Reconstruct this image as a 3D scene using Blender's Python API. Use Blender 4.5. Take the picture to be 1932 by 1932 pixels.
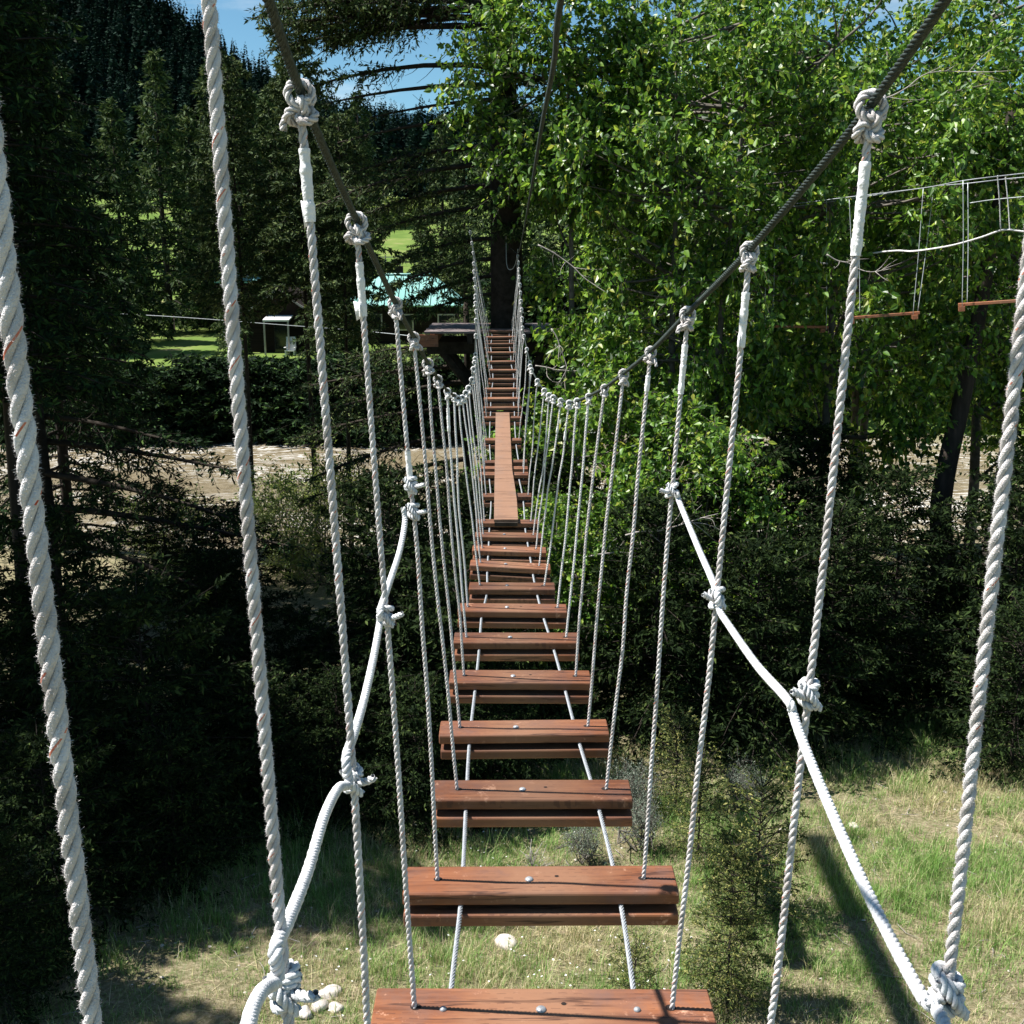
import bpy, math, random
import numpy as np
from mathutils import Vector, Matrix

# ------------------------------------------------------------------ clear
for o in list(bpy.data.objects):
    bpy.data.objects.remove(o, do_unlink=True)
SC = bpy.context.scene
COL = SC.collection
rad = math.radians

# ------------------------------------------------------------------ camera, sky, sun, exposure
PITCH = 13.3            # degrees below horizontal
FPX = 2095.0            # focal length in px of a 1932 px wide picture
cam_d = bpy.data.cameras.new("camera")
cam = bpy.data.objects.new("camera", cam_d)
COL.objects.link(cam)
cam.location = (0, 0, 0)
cam.rotation_euler = (rad(90 - PITCH), 0, 0)
cam_d.sensor_width = 36.0
cam_d.lens = 36.0 * FPX / 1932.0
cam_d.clip_start = 0.05
cam_d.clip_end = 6000
SC.camera = cam

SUN_EL = 57.0
SUN_AZ = -86.0          # compass angle from +Y, negative = left of the picture
W = bpy.data.worlds.new("World")
SC.world = W
W.use_nodes = True
nt = W.node_tree
bg = nt.nodes["Background"]
sky = nt.nodes.new("ShaderNodeTexSky")
sky.sky_type = 'NISHITA'
sky.sun_disc = False
sky.sun_elevation = rad(SUN_EL)
sky.sun_rotation = rad(SUN_AZ)
sky.altitude = 1800
sky.air_density = 1.0
sky.dust_density = 0.05
sky.ozone_density = 2.0
# faint wisps of high cloud mixed into the sky
tcw = nt.nodes.new("ShaderNodeTexCoord")
mpw = nt.nodes.new("ShaderNodeMapping")
mpw.inputs['Scale'].default_value = (2.2, 2.2, 9.0)
nzw = nt.nodes.new("ShaderNodeTexNoise")
nzw.inputs['Scale'].default_value = 2.6
nzw.inputs['Detail'].default_value = 7
nzw.inputs['Roughness'].default_value = 0.62
rmw = nt.nodes.new("ShaderNodeValToRGB")
rmw.color_ramp.elements[0].position = 0.5
rmw.color_ramp.elements[0].color = (0, 0, 0, 1)
rmw.color_ramp.elements[1].position = 0.8
rmw.color_ramp.elements[1].color = (0.5, 0.5, 0.5, 1)
mxw = nt.nodes.new("ShaderNodeMixRGB")
mxw.inputs[2].default_value = (9.0, 9.6, 10.0, 1)
nt.links.new(tcw.outputs['Generated'], mpw.inputs[0])
nt.links.new(mpw.outputs[0], nzw.inputs[0])
nt.links.new(nzw.outputs[0], rmw.inputs[0])
nt.links.new(rmw.outputs[0], mxw.inputs[0])
tint = nt.nodes.new("ShaderNodeMixRGB")
tint.blend_type = 'MULTIPLY'
tint.inputs[0].default_value = 1.0
tint.inputs[2].default_value = (0.85, 1.15, 1.12, 1)
nt.links.new(sky.outputs[0], tint.inputs[1])
nt.links.new(tint.outputs[0], mxw.inputs[1])
nt.links.new(mxw.outputs[0], bg.inputs[0])
bg.inputs[1].default_value = 0.05

sun_d = bpy.data.lights.new("sun", 'SUN')
sun_d.energy = 5.0
sun_d.angle = rad(0.53)
sun_d.color = (1.0, 0.965, 0.92)
sun = bpy.data.objects.new("sun", sun_d)
COL.objects.link(sun)
SUNV = Vector((math.sin(rad(SUN_AZ)) * math.cos(rad(SUN_EL)), math.cos(rad(SUN_AZ)) * math.cos(rad(SUN_EL)), math.sin(rad(SUN_EL))))
sun.rotation_euler = SUNV.to_track_quat('Z', 'Y').to_euler()
sun.location = (-30, 0, 50)

SC.view_settings.view_transform = 'Standard'
SC.view_settings.look = 'None'
SC.view_settings.exposure = 1.2
SC.view_settings.gamma = 1.0
SC.cycles.max_bounces = 5
SC.cycles.diffuse_bounces = 1
SC.cycles.glossy_bounces = 2
SC.cycles.transmission_bounces = 3
SC.cycles.transparent_max_bounces = 6

CP, SP = math.cos(rad(PITCH)), math.sin(rad(PITCH))


def at(px, py, y):
    """world point that stands y metres ahead of the camera, seen at (px, py) of the photograph"""
    u, v = (px - 966.0) / FPX, (966.0 - py) / FPX
    s = y / (CP + SP * v)
    return np.array((u * s, y, (-SP + CP * v) * s))


# ------------------------------------------------------------------ mesh helpers
class MB:
    """collects vertices and faces, then links them as one mesh object"""

    def __init__(self):
        self.v, self.f, self.m, self.s, self.n = [], [], [], [], 0

    def add(self, v, f, mat=0, smooth=True):
        v = np.asarray(v, float).reshape(-1, 3)
        f = np.asarray(f, np.int64)
        self.v.append(v)
        self.f.append(f + self.n)
        mm = np.full(len(f), mat, np.int32) if np.isscalar(mat) else np.asarray(mat, np.int32)
        self.m.append(mm)
        self.s.append(np.full(len(f), smooth, bool))
        self.n += len(v)
        return self

    def mesh(self, name, mats, origin=(0, 0, 0)):
        me = bpy.data.meshes.new(name)
        V = np.concatenate(self.v) - np.asarray(origin, float)
        me.vertices.add(len(V))
        me.vertices.foreach_set("co", V.astype(np.float32).ravel())
        tot = np.concatenate([np.full(len(f), f.shape[1], np.int32) for f in self.f])
        idx = np.concatenate([f.ravel() for f in self.f]).astype(np.int32)
        me.loops.add(len(idx))
        me.loops.foreach_set("vertex_index", idx)
        me.polygons.add(len(tot))
        start = np.concatenate([[0], np.cumsum(tot)[:-1]]).astype(np.int32)
        me.polygons.foreach_set("loop_start", start)
        me.polygons.foreach_set("loop_total", tot)
        me.polygons.foreach_set("material_index", np.concatenate(self.m))
        me.polygons.foreach_set("use_smooth", np.concatenate(self.s))
        for m in (mats if isinstance(mats, (list, tuple)) else [mats]):
            me.materials.append(m)
        me.update(calc_edges=True)
        return me


def tag(o, label=None, cat=None, group=None, kind=None):
    if label:
        o['label'] = label
    if cat:
        o['category'] = cat
    if group:
        o['group'] = group
    if kind:
        o['kind'] = kind
    return o


def empty(name, loc, label, cat, group=None):
    o = bpy.data.objects.new(name, None)
    o.empty_display_size = 0.1
    COL.objects.link(o)
    o.location = [float(c) for c in loc]
    return tag(o, label, cat, group)


def link(name, me, parent=None, loc=None):
    o = bpy.data.objects.new(name, me)
    COL.objects.link(o)
    if parent is not None:
        o.parent = parent
    if loc is not None:
        o.location = [float(c) for c in loc]
    return o


def wpos(o):
    p = np.zeros(3)
    while o is not None:
        p = p + np.array(o.location)
        o = o.parent
    return p


def obj(name, mb, mats, parent=None, origin=None):
    """links mb (world coordinates) as one mesh; children sit relative to their parent"""
    base = wpos(parent) if parent is not None else np.zeros(3)
    if origin is None:
        origin = base
    o = link(name, mb.mesh(name, mats, origin), parent)
    o.location = [float(c) for c in (np.asarray(origin) - base)]
    return o


def copy_tree(o, parent=None):
    c = o.copy()
    COL.objects.link(c)
    c.parent = parent
    for ch in o.children:
        copy_tree(ch, c)
    return c


def unit(v):
    v = np.asarray(v, float)
    n = np.linalg.norm(v, axis=-1, keepdims=True)
    return v / np.maximum(n, 1e-9)


def frames(P):
    """parallel-transport frames along a polyline"""
    P = np.asarray(P, float)
    T = unit(np.gradient(P, axis=0))
    a = np.array((1.0, 0, 0)) if abs(T[0][0]) < 0.8 else np.array((0, 1.0, 0))
    U = np.zeros_like(P)
    u = unit(a - T[0] * a.dot(T[0]))
    for i in range(len(P)):
        u = u - T[i] * u.dot(T[i])
        u = u / max(np.linalg.norm(u), 1e-9)
        U[i] = u
    return T, U, np.cross(T, U)


def tube(mb, P, R, sides=6, mat=0, cap=True, smooth=True):
    P = np.asarray(P, float)
    n = len(P)
    R = np.full(n, R, float) if np.isscalar(R) else np.asarray(R, float)
    T, U, V = frames(P)
    a = np.arange(sides) * 2 * np.pi / sides
    ring = P[:, None, :] + R[:, None, None] * (np.cos(a)[None, :, None] * U[:, None, :] + np.sin(a)[None, :, None] * V[:, None, :])
    i = np.arange(n - 1)[:, None] * sides
    j = np.arange(sides)[None, :]
    k = (j + 1) % sides
    q = np.stack([i + j, i + k, i + sides + k, i + sides + j], -1).reshape(-1, 4)
    mb.add(ring, q, mat, smooth)
    if cap:
        base = mb.n
        mb.add(np.vstack([P[0], P[-1]]), np.zeros((0, 3), int), mat)
        off = base - n * sides
        jj = np.arange(sides)
        kk = (jj + 1) % sides
        t0 = np.stack([np.full(sides, base), off + kk, off + jj], -1)
        t1 = np.stack([np.full(sides, base + 1), off + (n - 1) * sides + jj, off + (n - 1) * sides + kk], -1)
        mb.f.append(np.vstack([t0, t1]))
        mb.m.append(np.full(2 * sides, mat, np.int32))
        mb.s.append(np.full(2 * sides, False))
    return mb


def resample(P, step):
    P = np.asarray(P, float)
    d = np.concatenate([[0], np.cumsum(np.linalg.norm(np.diff(P, axis=0), axis=1))])
    n = max(3, int(d[-1] / step) + 1)
    s = np.linspace(0, d[-1], n)
    return np.stack([np.interp(s, d, P[:, k]) for k in range(3)], -1), s


def smooth_path(P, n=12):
    """Catmull-Rom through the control points"""
    P = np.asarray(P, float)
    Q = np.vstack([2 * P[0] - P[1], P, 2 * P[-1] - P[-2]])
    out = []
    for i in range(1, len(Q) - 2):
        p0, p1, p2, p3 = Q[i - 1], Q[i], Q[i + 1], Q[i + 2]
        t = np.linspace(0, 1, n, endpoint=False)[:, None]
        out.append(0.5 * ((2 * p1) + (-p0 + p2) * t + (2 * p0 - 5 * p1 + 4 * p2 - p3) * t ** 2 + (-p0 + 3 * p1 - 3 * p2 + p3) * t ** 3))
    out.append(P[-1][None])
    return np.vstack(out)


def laid_rope(mb, P, R, pitch, strands=3, sides=7, per=10, phase=0.0, tracer=None, rng=None, fuzz=0, fuzz_len=0.003):
    """a twisted rope: helical strands laid round the path P"""
    C, s = resample(P, pitch / per)
    T, U, V = frames(C)
    k_r = 0.54 if strands == 3 else (0.60 if strands == 4 else 0.68)
    roff, rs = R * k_r, R * (1.05 - k_r)
    allv = []
    for k in range(strands):
        ph = phase + 2 * np.pi * k / strands + 2 * np.pi * s / pitch
        w = 1.0
        if rng is not None:
            w = 1.0 + 0.10 * np.interp(s, np.linspace(0, s[-1], 40), rng.uniform(-1, 1, 40))
        H = C + roff * (np.cos(ph)[:, None] * U + np.sin(ph)[:, None] * V)
        f0 = sum(len(f) for f in mb.f)
        r = rs * (w if not np.isscalar(w) else 1.0) * np.ones(len(C))
        # frame that turns with the lay, so 'outside' keeps one column of faces
        Tn = unit(np.gradient(H, axis=0))
        O = unit(H - C)
        O = unit(O - Tn * np.sum(O * Tn, 1, keepdims=True))
        B = np.cross(Tn, O)
        a = np.arange(sides) * 2 * np.pi / sides
        ring = H[:, None, :] + r[:, None, None] * (np.cos(a)[None, :, None] * O[:, None, :] + np.sin(a)[None, :, None] * B[:, None, :])
        n = len(C)
        i = np.arange(n - 1)[:, None] * sides
        j = np.arange(sides)[None, :]
        kk = (j + 1) % sides
        q = np.stack([i + j, i + kk, i + sides + kk, i + sides + j], -1)
        mat = np.zeros(q.shape[:2], np.int32)
        if tracer is not None and k == 0 and rng is not None:
            on = np.interp(s[:-1], np.linspace(0, s[-1], max(8, int(s[-1] / (pitch * .45)))), rng.uniform(0, 1, max(8, int(s[-1] / (pitch * .45))))) > 0.50
            mat[on, 0] = tracer
            on2 = on & (rng.uniform(0, 1, n - 1) > 0.55)
            mat[on2, 0] = 0
        mb.add(ring, q.reshape(-1, 4), mat.ravel(), True)
        allv.append((ring, O, B, Tn, a))
    if fuzz and rng is not None:
        ring, O, B, Tn, a = allv[0]
        for ring, O, B, Tn, a in allv:
            m = fuzz // strands
            ii = rng.integers(0, len(ring), m)
            jj = rng.choice([0, 1, sides - 1, 2, sides - 2], m)
            p = ring[ii, jj]
            nrm = np.cos(a)[jj][:, None] * O[ii] + np.sin(a)[jj][:, None] * B[ii]
            d = unit(nrm * rng.uniform(.25, 1, (m, 1)) + Tn[ii] * rng.uniform(-1, 1, (m, 1)) + rng.normal(0, .5, (m, 3)))
            L = fuzz_len * rng.uniform(.3, 1.3, (m, 1))
            sd = unit(np.cross(d, rng.normal(0, 1, (m, 3)))) * 0.00009
            p = p - nrm * 0.0003
            bend = unit(rng.normal(0, 1, (m, 3))) * L * .35
            v = np.stack([p - sd, p + sd, p + d * L * .6 + sd * .8 + bend * .3, p + d * L + bend], 1)
            mb.add(v.reshape(-1, 3), np.arange(4 * m).reshape(-1, 4), 0, False)
    return mb


def box(mb, c, size, mat=0, R=None, bevel=0.0, seg=3):
    """a box; with bevel > 0 its long (x) edges are rounded"""
    hx, hy, hz = np.array(size) / 2.0
    R = np.eye(3) if R is None else R
    c = np.asarray(c, float)
    if bevel <= 0:
        v = np.array([(x, y, z) for x in (-hx, hx) for y in (-hy, hy) for z in (-hz, hz)])
        f = [(0, 1, 3, 2), (4, 6, 7, 5), (0, 4, 5, 1), (2, 3, 7, 6), (0, 2, 6, 4), (1, 5, 7, 3)]
        mb.add(v @ R.T + c, f, mat, False)
        return mb
    prof = []
    for (sy, sz, a0) in ((1, 1, 0), (-1, 1, 90), (-1, -1, 180), (1, -1, 270)):
        for t in range(seg + 1):
            a = rad(a0 + 90.0 * t / seg)
            prof.append((sy * (hy - bevel) + bevel * math.cos(a), sz * (hz - bevel) + bevel * math.sin(a)))
    prof = np.array(prof)
    n = len(prof)
    e = bevel * 0.35
    xs = [(-hx, 1 - e / hz), (-hx + e, 1.0), (hx - e, 1.0), (hx, 1 - e / hz)]
    rings = []
    for x, k in xs:
        rings.append(np.stack([np.full(n, x), prof[:, 0] * (k if k == 1 else 1 - e / hy), prof[:, 1] * k], -1))
    v = np.vstack(rings)
    j = np.arange(n)
    kk = (j + 1) % n
    q = []
    for i in range(3):
        q.append(np.stack([i * n + j, i * n + kk, (i + 1) * n + kk, (i + 1) * n + j], -1)[:, ::-1])
    mb.add(v @ R.T + c, np.vstack(q), mat, False)
    base = mb.n - len(v)
    mb.f.append(np.array([base + j]))
    mb.m.append(np.array([mat], np.int32))
    mb.s.append(np.array([False]))
    mb.f.append(np.array([base + 3 * n + j[::-1]]))
    mb.m.append(np.array([mat], np.int32))
    mb.s.append(np.array([False]))
    return mb


def rot(rx=0, ry=0, rz=0):
    return np.array((Matrix.Rotation(rz, 3, 'Z') @ Matrix.Rotation(ry, 3, 'Y') @ Matrix.Rotation(rx, 3, 'X')))


# ------------------------------------------------------------------ materials
def new_mat(name):
    m = bpy.data.materials.new(name)
    m.use_nodes = True
    t = m.node_tree
    b = t.nodes["Principled BSDF"]
    return m, t, b


def N(t, kind, **kw):
    n = t.nodes.new(kind)
    for k, v in kw.items():
        if k in n.inputs:
            n.inputs[k].default_value = v
        else:
            setattr(n, k, v)
    return n


def ramp(t, stops, interp='LINEAR'):
    r = t.nodes.new("ShaderNodeValToRGB")
    e = r.color_ramp.elements
    r.color_ramp.interpolation = interp
    while len(e) < len(stops):
        e.new(0.5)
    for el, (p, c) in zip(e, stops):
        el.position = p
        el.color = (c[0], c[1], c[2], 1)
    return r


def noise_mat(name, stops, scale=4.0, detail=5, rough=0.8, bump=0.0, bscale=None, stretch=(1, 1, 1), spec=0.3, metal=0.0):
    m, t, b = new_mat(name)
    tc = N(t, "ShaderNodeTexCoord")
    mp = N(t, "ShaderNodeMapping")
    mp.inputs['Scale'].default_value = stretch
    nz = N(t, "ShaderNodeTexNoise", Scale=scale, Detail=detail, Roughness=0.6)
    r = ramp(t, stops)
    t.links.new(tc.outputs['Object'], mp.inputs[0])
    t.links.new(mp.outputs[0], nz.inputs[0])
    t.links.new(nz.outputs[0], r.inputs[0])
    t.links.new(r.outputs[0], b.inputs['Base Color'])
    b.inputs['Roughness'].default_value = rough
    b.inputs['Specular IOR Level'].default_value = spec
    b.inputs['Metallic'].default_value = metal
    if bump > 0:
        n2 = N(t, "ShaderNodeTexNoise", Scale=bscale or scale * 4, Detail=4)
        bp = N(t, "ShaderNodeBump", Strength=bump, Distance=0.01)
        t.links.new(mp.outputs[0], n2.inputs[0])
        t.links.new(n2.outputs[0], bp.inputs['Height'])
        t.links.new(bp.outputs[0], b.inputs['Normal'])
    return m


def leaf_mat(name, stops, rough=0.5, trans=0.25, spec=0.4, tcol=None):
    """foliage: colour varies from leaf to leaf, light passes through"""
    m, t, b = new_mat(name)
    g = N(t, "ShaderNodeNewGeometry")
    r = ramp(t, stops)
    t.links.new(g.outputs['Random Per Island'], r.inputs[0])
    t.links.new(r.outputs[0], b.inputs['Base Color'])
    b.inputs['Roughness'].default_value = rough
    b.inputs['Specular IOR Level'].default_value = spec
    if trans > 0:
        tr = N(t, "ShaderNodeBsdfTranslucent")
        hs = N(t, "ShaderNodeHueSaturation")
        hs.inputs['Value'].default_value = 1.5
        hs.inputs['Hue'].default_value = 0.485
        t.links.new(r.outputs[0], hs.inputs['Color'])
        t.links.new(hs.outputs[0], tr.inputs[0])
        mx = N(t, "ShaderNodeMixShader")
        mx.inputs[0].default_value = trans
        t.links.new(b.outputs[0], mx.inputs[1])
        t.links.new(tr.outputs[0], mx.inputs[2])
        t.links.new(mx.outputs[0], t.nodes["Material Output"].inputs[0])
    return m


M = {}
M['rope'] = noise_mat('rope_fibre', [(0.28, (.40, .36, .34)), (0.45, (.60, .56, .54)), (0.6, (.71, .68, .67)), (0.75, (.76, .74, .73))], 26, 8, 0.95, 0.5, 900, spec=0.1)
M['rope_far'] = noise_mat('rope_fibre_clean', [(0.3, (.60, .58, .56)), (0.7, (.76, .75, .74))], 30, 4, 0.95, spec=0.1)
M['rope_new'] = noise_mat('white_cord', [(0.3, (.50, .50, .51)), (0.55, (.64, .64, .64)), (0.7, (.70, .70, .70))], 40, 4, 0.85, 0.3, 800, spec=0.15)
M['tracer'] = noise_mat('red_tracer_yarn', [(0.3, (.42, .07, .03)), (0.55, (.55, .22, .15)), (0.75, (.66, .52, .48))], 80, 4, 0.95, spec=0.1)
M['tape'] = noise_mat('white_tape', [(0.3, (.66, .65, .63)), (0.7, (.80, .79, .78))], 30, 5, 0.6, 0.4, 120, spec=0.3)
M['cable_dark'] = noise_mat('weathered_cable', [(0.3, (.022, .030, .026)), (0.7, (.06, .075, .065))], 90, 4, 0.55, metal=0.3)
M['cable'] = noise_mat('galvanised_cable', [(0.3, (.22, .235, .25)), (0.7, (.40, .42, .44))], 90, 4, 0.6, metal=0.2)
M['wire'] = noise_mat('thin_wire', [(0.3, (.35, .38, .38)), (0.7, (.55, .58, .58))], 60, 3, 0.5, metal=0.3)
M['bolt'] = noise_mat('zinc_bolt', [(0.3, (.22, .225, .235)), (0.7, (.42, .43, .44))], 120, 3, 0.5, metal=0.5)
M['hole'] = noise_mat('hole_shade', [(0.3, (.012, .008, .006)), (0.7, (.02, .012, .01))], 60, 3, 0.9)  # near-black colour stands for the shade inside a hole
M['bark'] = noise_mat('fir_bark', [(0.25, (.010, .008, .007)), (0.5, (.030, .023, .018)), (0.75, (.07, .054, .043))], 7, 8, 0.95, 1.0, 14, (1, 1, .18))
M['twig'] = noise_mat('grey_twig', [(0.3, (.07, .06, .05)), (0.7, (.17, .155, .13))], 9, 5, 0.9, spec=0.2)
M['deadwood'] = noise_mat('bleached_deadwood', [(0.3, (.22, .19, .17)), (0.7, (.42, .39, .36))], 9, 5, 0.9, spec=0.2)
M['darkbranch'] = noise_mat('dark_branch', [(0.3, (.018, .014, .011)), (0.7, (.05, .042, .034))], 9, 5, 0.95, spec=0.1)


def wood_mat(name, dark, mid, light, rough=0.55, incised=True, wear=0.5):
    m, t, b = new_mat(name)
    tc = N(t, "ShaderNodeTexCoord")
    oi = N(t, "ShaderNodeObjectInfo")
    off = N(t, "ShaderNodeVectorMath", operation='SCALE')
    off.inputs[0].default_value = (13.0, 7.0, 5.0)
    ad = N(t, "ShaderNodeVectorMath", operation='ADD')
    t.links.new(oi.outputs['Random'], off.inputs['Scale'])
    t.links.new(tc.outputs['Object'], ad.inputs[0])
    t.links.new(off.outputs[0], ad.inputs[1])
    mp = N(t, "ShaderNodeMapping")
    mp.inputs['Scale'].default_value = (2.2, 34, 34)
    t.links.new(ad.outputs[0], mp.inputs[0])
    nz = N(t, "ShaderNodeTexNoise", Scale=1.6, Detail=8, Roughness=0.65, Distortion=0.6)
    t.links.new(mp.outputs[0], nz.inputs[0])
    r = ramp(t, [(0.25, dark), (0.5, mid), (0.75, light)])
    t.links.new(nz.outputs[0], r.inputs[0])
    # worn, greyish blotches
    n2 = N(t, "ShaderNodeTexNoise", Scale=6.0, Detail=6, Roughness=0.7)
    t.links.new(ad.outputs[0], n2.inputs[0])
    r2 = ramp(t, [(0.44, (0, 0, 0)), (0.66, (wear * 1.4, wear * 1.4, wear * 1.4))])
    t.links.new(n2.outputs[0], r2.inputs[0])
    mx = N(t, "ShaderNodeMixRGB")
    mx.inputs[2].default_value = (.115, .068, .055, 1)
    t.links.new(r2.outputs[0], mx.inputs[0])
    t.links.new(r.outputs[0], mx.inputs[1])
    last = mx
    # lighter scuffs
    n4 = N(t, "ShaderNodeTexNoise", Scale=17.0, Detail=5, Roughness=0.75)
    t.links.new(ad.outputs[0], n4.inputs[0])
    r4 = ramp(t, [(0.60, (0, 0, 0)), (0.70, (.75, .75, .75))])
    t.links.new(n4.outputs[0], r4.inputs[0])
    m4 = N(t, "ShaderNodeMixRGB")
    m4.inputs[2].default_value = (.46, .26, .17, 1)
    t.links.new(r4.outputs[0], m4.inputs[0])
    t.links.new(last.outputs[0], m4.inputs[1])
    last = m4
    # foot-worn, dusty middle of the tread
    sx = N(t, "ShaderNodeSeparateXYZ")
    t.links.new(tc.outputs['Object'], sx.inputs[0])
    ab = N(t, "ShaderNodeMath", operation='ABSOLUTE')
    t.links.new(sx.outputs[0], ab.inputs[0])
    nwr = N(t, "ShaderNodeMath", operation='MULTIPLY_ADD')
    nwr.inputs[1].default_value = 0.45
    t.links.new(n2.outputs[0], nwr.inputs[0])
    t.links.new(ab.outputs[0], nwr.inputs[2])
    rw = ramp(t, [(0.26, (.75, .75, .75)), (0.44, (0, 0, 0))])
    t.links.new(nwr.outputs[0], rw.inputs[0])
    mw = N(t, "ShaderNodeMixRGB")
    mw.inputs[2].default_value = (.195, .103, .060, 1)
    t.links.new(rw.outputs[0], mw.inputs[0])
    t.links.new(last.outputs[0], mw.inputs[1])
    last = mw
    # dark splits along the grain
    mps = N(t, "ShaderNodeMapping")
    mps.inputs['Scale'].default_value = (1.6, 26, 26)
    t.links.new(ad.outputs[0], mps.inputs[0])
    ns = N(t, "ShaderNodeTexNoise", Scale=1.3, Detail=3, Roughness=0.5)
    t.links.new(mps.outputs[0], ns.inputs[0])
    rs_ = ramp(t, [(0.60, (0, 0, 0)), (0.63, (.85, .85, .85)), (0.66, (0, 0, 0))])
    t.links.new(ns.outputs[0], rs_.inputs[0])
    ms = N(t, "ShaderNodeMixRGB")
    ms.inputs[2].default_value = (.03, .013, .009, 1)
    t.links.new(rs_.outputs[0], ms.inputs[0])
    t.links.new(last.outputs[0], ms.inputs[1])
    last = ms
    if incised:
        # rows of short knife marks left by pressure treatment
        br = N(t, "ShaderNodeTexBrick", offset=0.5)
        br.inputs['Scale'].default_value = 1.0
        br.inputs['Brick Width'].default_value = 0.034
        br.inputs['Row Height'].default_value = 0.017
        br.inputs['Mortar Size'].default_value = 0.0075
        br.inputs['Mortar Smooth'].default_value = 0.05
        br.inputs['Color1'].default_value = (1, 1, 1, 1)
        br.inputs['Color2'].default_value = (1, 1, 1, 1)
        br.inputs['Mortar'].default_value = (0, 0, 0, 1)
        nw = N(t, "ShaderNodeTexNoise", Scale=25.0, Detail=2)
        wv = N(t, "ShaderNodeVectorMath", operation='SCALE')
        wv.inputs['Scale'].default_value = 0.012
        wa = N(t, "ShaderNodeVectorMath", operation='ADD')
        t.links.new(ad.outputs[0], nw.inputs[0])
        t.links.new(nw.outputs['Color'], wv.inputs[0])
        t.links.new(ad.outputs[0], wa.inputs[0])
        t.links.new(wv.outputs[0], wa.inputs[1])
        t.links.new(wa.outputs[0], br.inputs[0])
        n5 = N(t, "ShaderNodeTexNoise", Scale=9.0, Detail=2)
        t.links.new(ad.outputs[0], n5.inputs[0])
        r5 = ramp(t, [(0.42, (0, 0, 0)), (0.6, (.55, .55, .55))])
        t.links.new(n5.outputs[0], r5.inputs[0])
        mu = N(t, "ShaderNodeMath", operation='MULTIPLY')
        t.links.new(br.outputs['Color'], mu.inputs[0])
        t.links.new(r5.outputs[0], mu.inputs[1])
        m5 = N(t, "ShaderNodeMixRGB")
        m5.inputs[2].default_value = (.05, .02, .015, 1)
        t.links.new(mu.outputs[0], m5.inputs[0])
        t.links.new(last.outputs[0], m5.inputs[1])
        last = m5
    hs = N(t, "ShaderNodeHueSaturation")
    mr = N(t, "ShaderNodeMapRange")
    mr.inputs['To Min'].default_value = 0.62
    mr.inputs['To Max'].default_value = 1.25
    t.links.new(oi.outputs['Random'], mr.inputs[0])
    t.links.new(mr.outputs[0], hs.inputs['Value'])
    t.links.new(last.outputs[0], hs.inputs['Color'])
    t.links.new(hs.outputs[0], b.inputs['Base Color'])
    b.inputs['Roughness'].default_value = rough
    b.inputs['Specular IOR Level'].default_value = 0.3
    bp = N(t, "ShaderNodeBump", Strength=0.35, Distance=0.003)
    t.links.new(nz.outputs[0], bp.inputs['Height'])
    t.links.new(bp.outputs[0], b.inputs['Normal'])
    return m


M['step'] = wood_mat('red_stained_board', (.072, .025, .011), (.158, .057, .025), (.235, .095, .043))
M['plank'] = wood_mat('brown_walk_plank', (.12, .078, .055), (.185, .120, .086), (.25, .165, .12), 0.7, False, 0.25)
M['orange_wood'] = wood_mat('orange_stained_wood', (.20, .075, .035), (.30, .115, .055), (.38, .16, .08), 0.6, False, 0.2)
M['deck'] = wood_mat('weathered_deck_board', (.10, .085, .085), (.18, .15, .15), (.26, .22, .21), 0.8, False, 0.2)

# foliage
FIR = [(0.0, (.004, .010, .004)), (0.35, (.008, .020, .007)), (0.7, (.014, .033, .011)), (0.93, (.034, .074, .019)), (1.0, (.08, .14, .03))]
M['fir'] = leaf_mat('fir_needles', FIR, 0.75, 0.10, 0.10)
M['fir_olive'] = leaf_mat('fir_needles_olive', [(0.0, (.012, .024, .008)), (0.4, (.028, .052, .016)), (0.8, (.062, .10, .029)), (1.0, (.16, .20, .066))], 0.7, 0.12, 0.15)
M['fir_haze'] = leaf_mat('fir_needles_hazed', [(0.0, (.004, .012, .010)), (0.5, (.009, .024, .017)), (1.0, (.018, .042, .026))], 0.8, 0.05, 0.05)  # bluer green puts the hillside's haze into the needle colour
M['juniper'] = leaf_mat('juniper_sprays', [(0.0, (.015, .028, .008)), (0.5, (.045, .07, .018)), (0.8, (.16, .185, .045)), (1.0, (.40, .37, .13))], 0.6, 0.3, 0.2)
M['juniper_shade'] = leaf_mat('juniper_sprays_shade', [(0.0, (.005, .011, .004)), (0.5, (.012, .022, .007)), (0.9, (.026, .046, .012)), (1.0, (.08, .11, .03))], 0.8, 0.12, 0.08)  # dark copy of the juniper colours with the undergrowth's shade put in
M['leaf'] = leaf_mat('cottonwood_leaves', [(0.0, (.018, .052, .007)), (0.35, (.056, .140, .014)), (0.75, (.135, .265, .026)), (0.93, (.225, .345, .038)), (1.0, (.33, .35, .06))], 0.42, 0.42, 0.5)
M['shrub'] = leaf_mat('young_shrub_leaves', [(0.0, (.07, .12, .02)), (0.5, (.14, .21, .04)), (1.0, (.28, .32, .08))], 0.45, 0.35, 0.4)
M['sage'] = leaf_mat('sage_leaves', [(0.0, (.12, .16, .12)), (0.5, (.20, .25, .19)), (1.0, (.32, .36, .28))], 0.7, 0.2, 0.2)
M['grass'] = leaf_mat('grass_blades', [(0.0, (.08, .15, .03)), (0.34, (.15, .24, .05)), (0.55, (.26, .31, .10)), (0.75, (.48, .42, .23)), (1.0, (.66, .57, .37))], 0.55, 0.3, 0.3)
M['petal'] = leaf_mat('tiny_white_petals', [(0.0, (.75, .75, .72)), (1.0, (.85, .85, .82))], 0.6, 0.2, 0.2)
M['rock'] = noise_mat('pale_rock', [(0.25, (.34, .29, .25)), (0.55, (.52, .47, .42)), (0.8, (.62, .57, .53))], 9, 6, 0.9, 0.6, 30)

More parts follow.
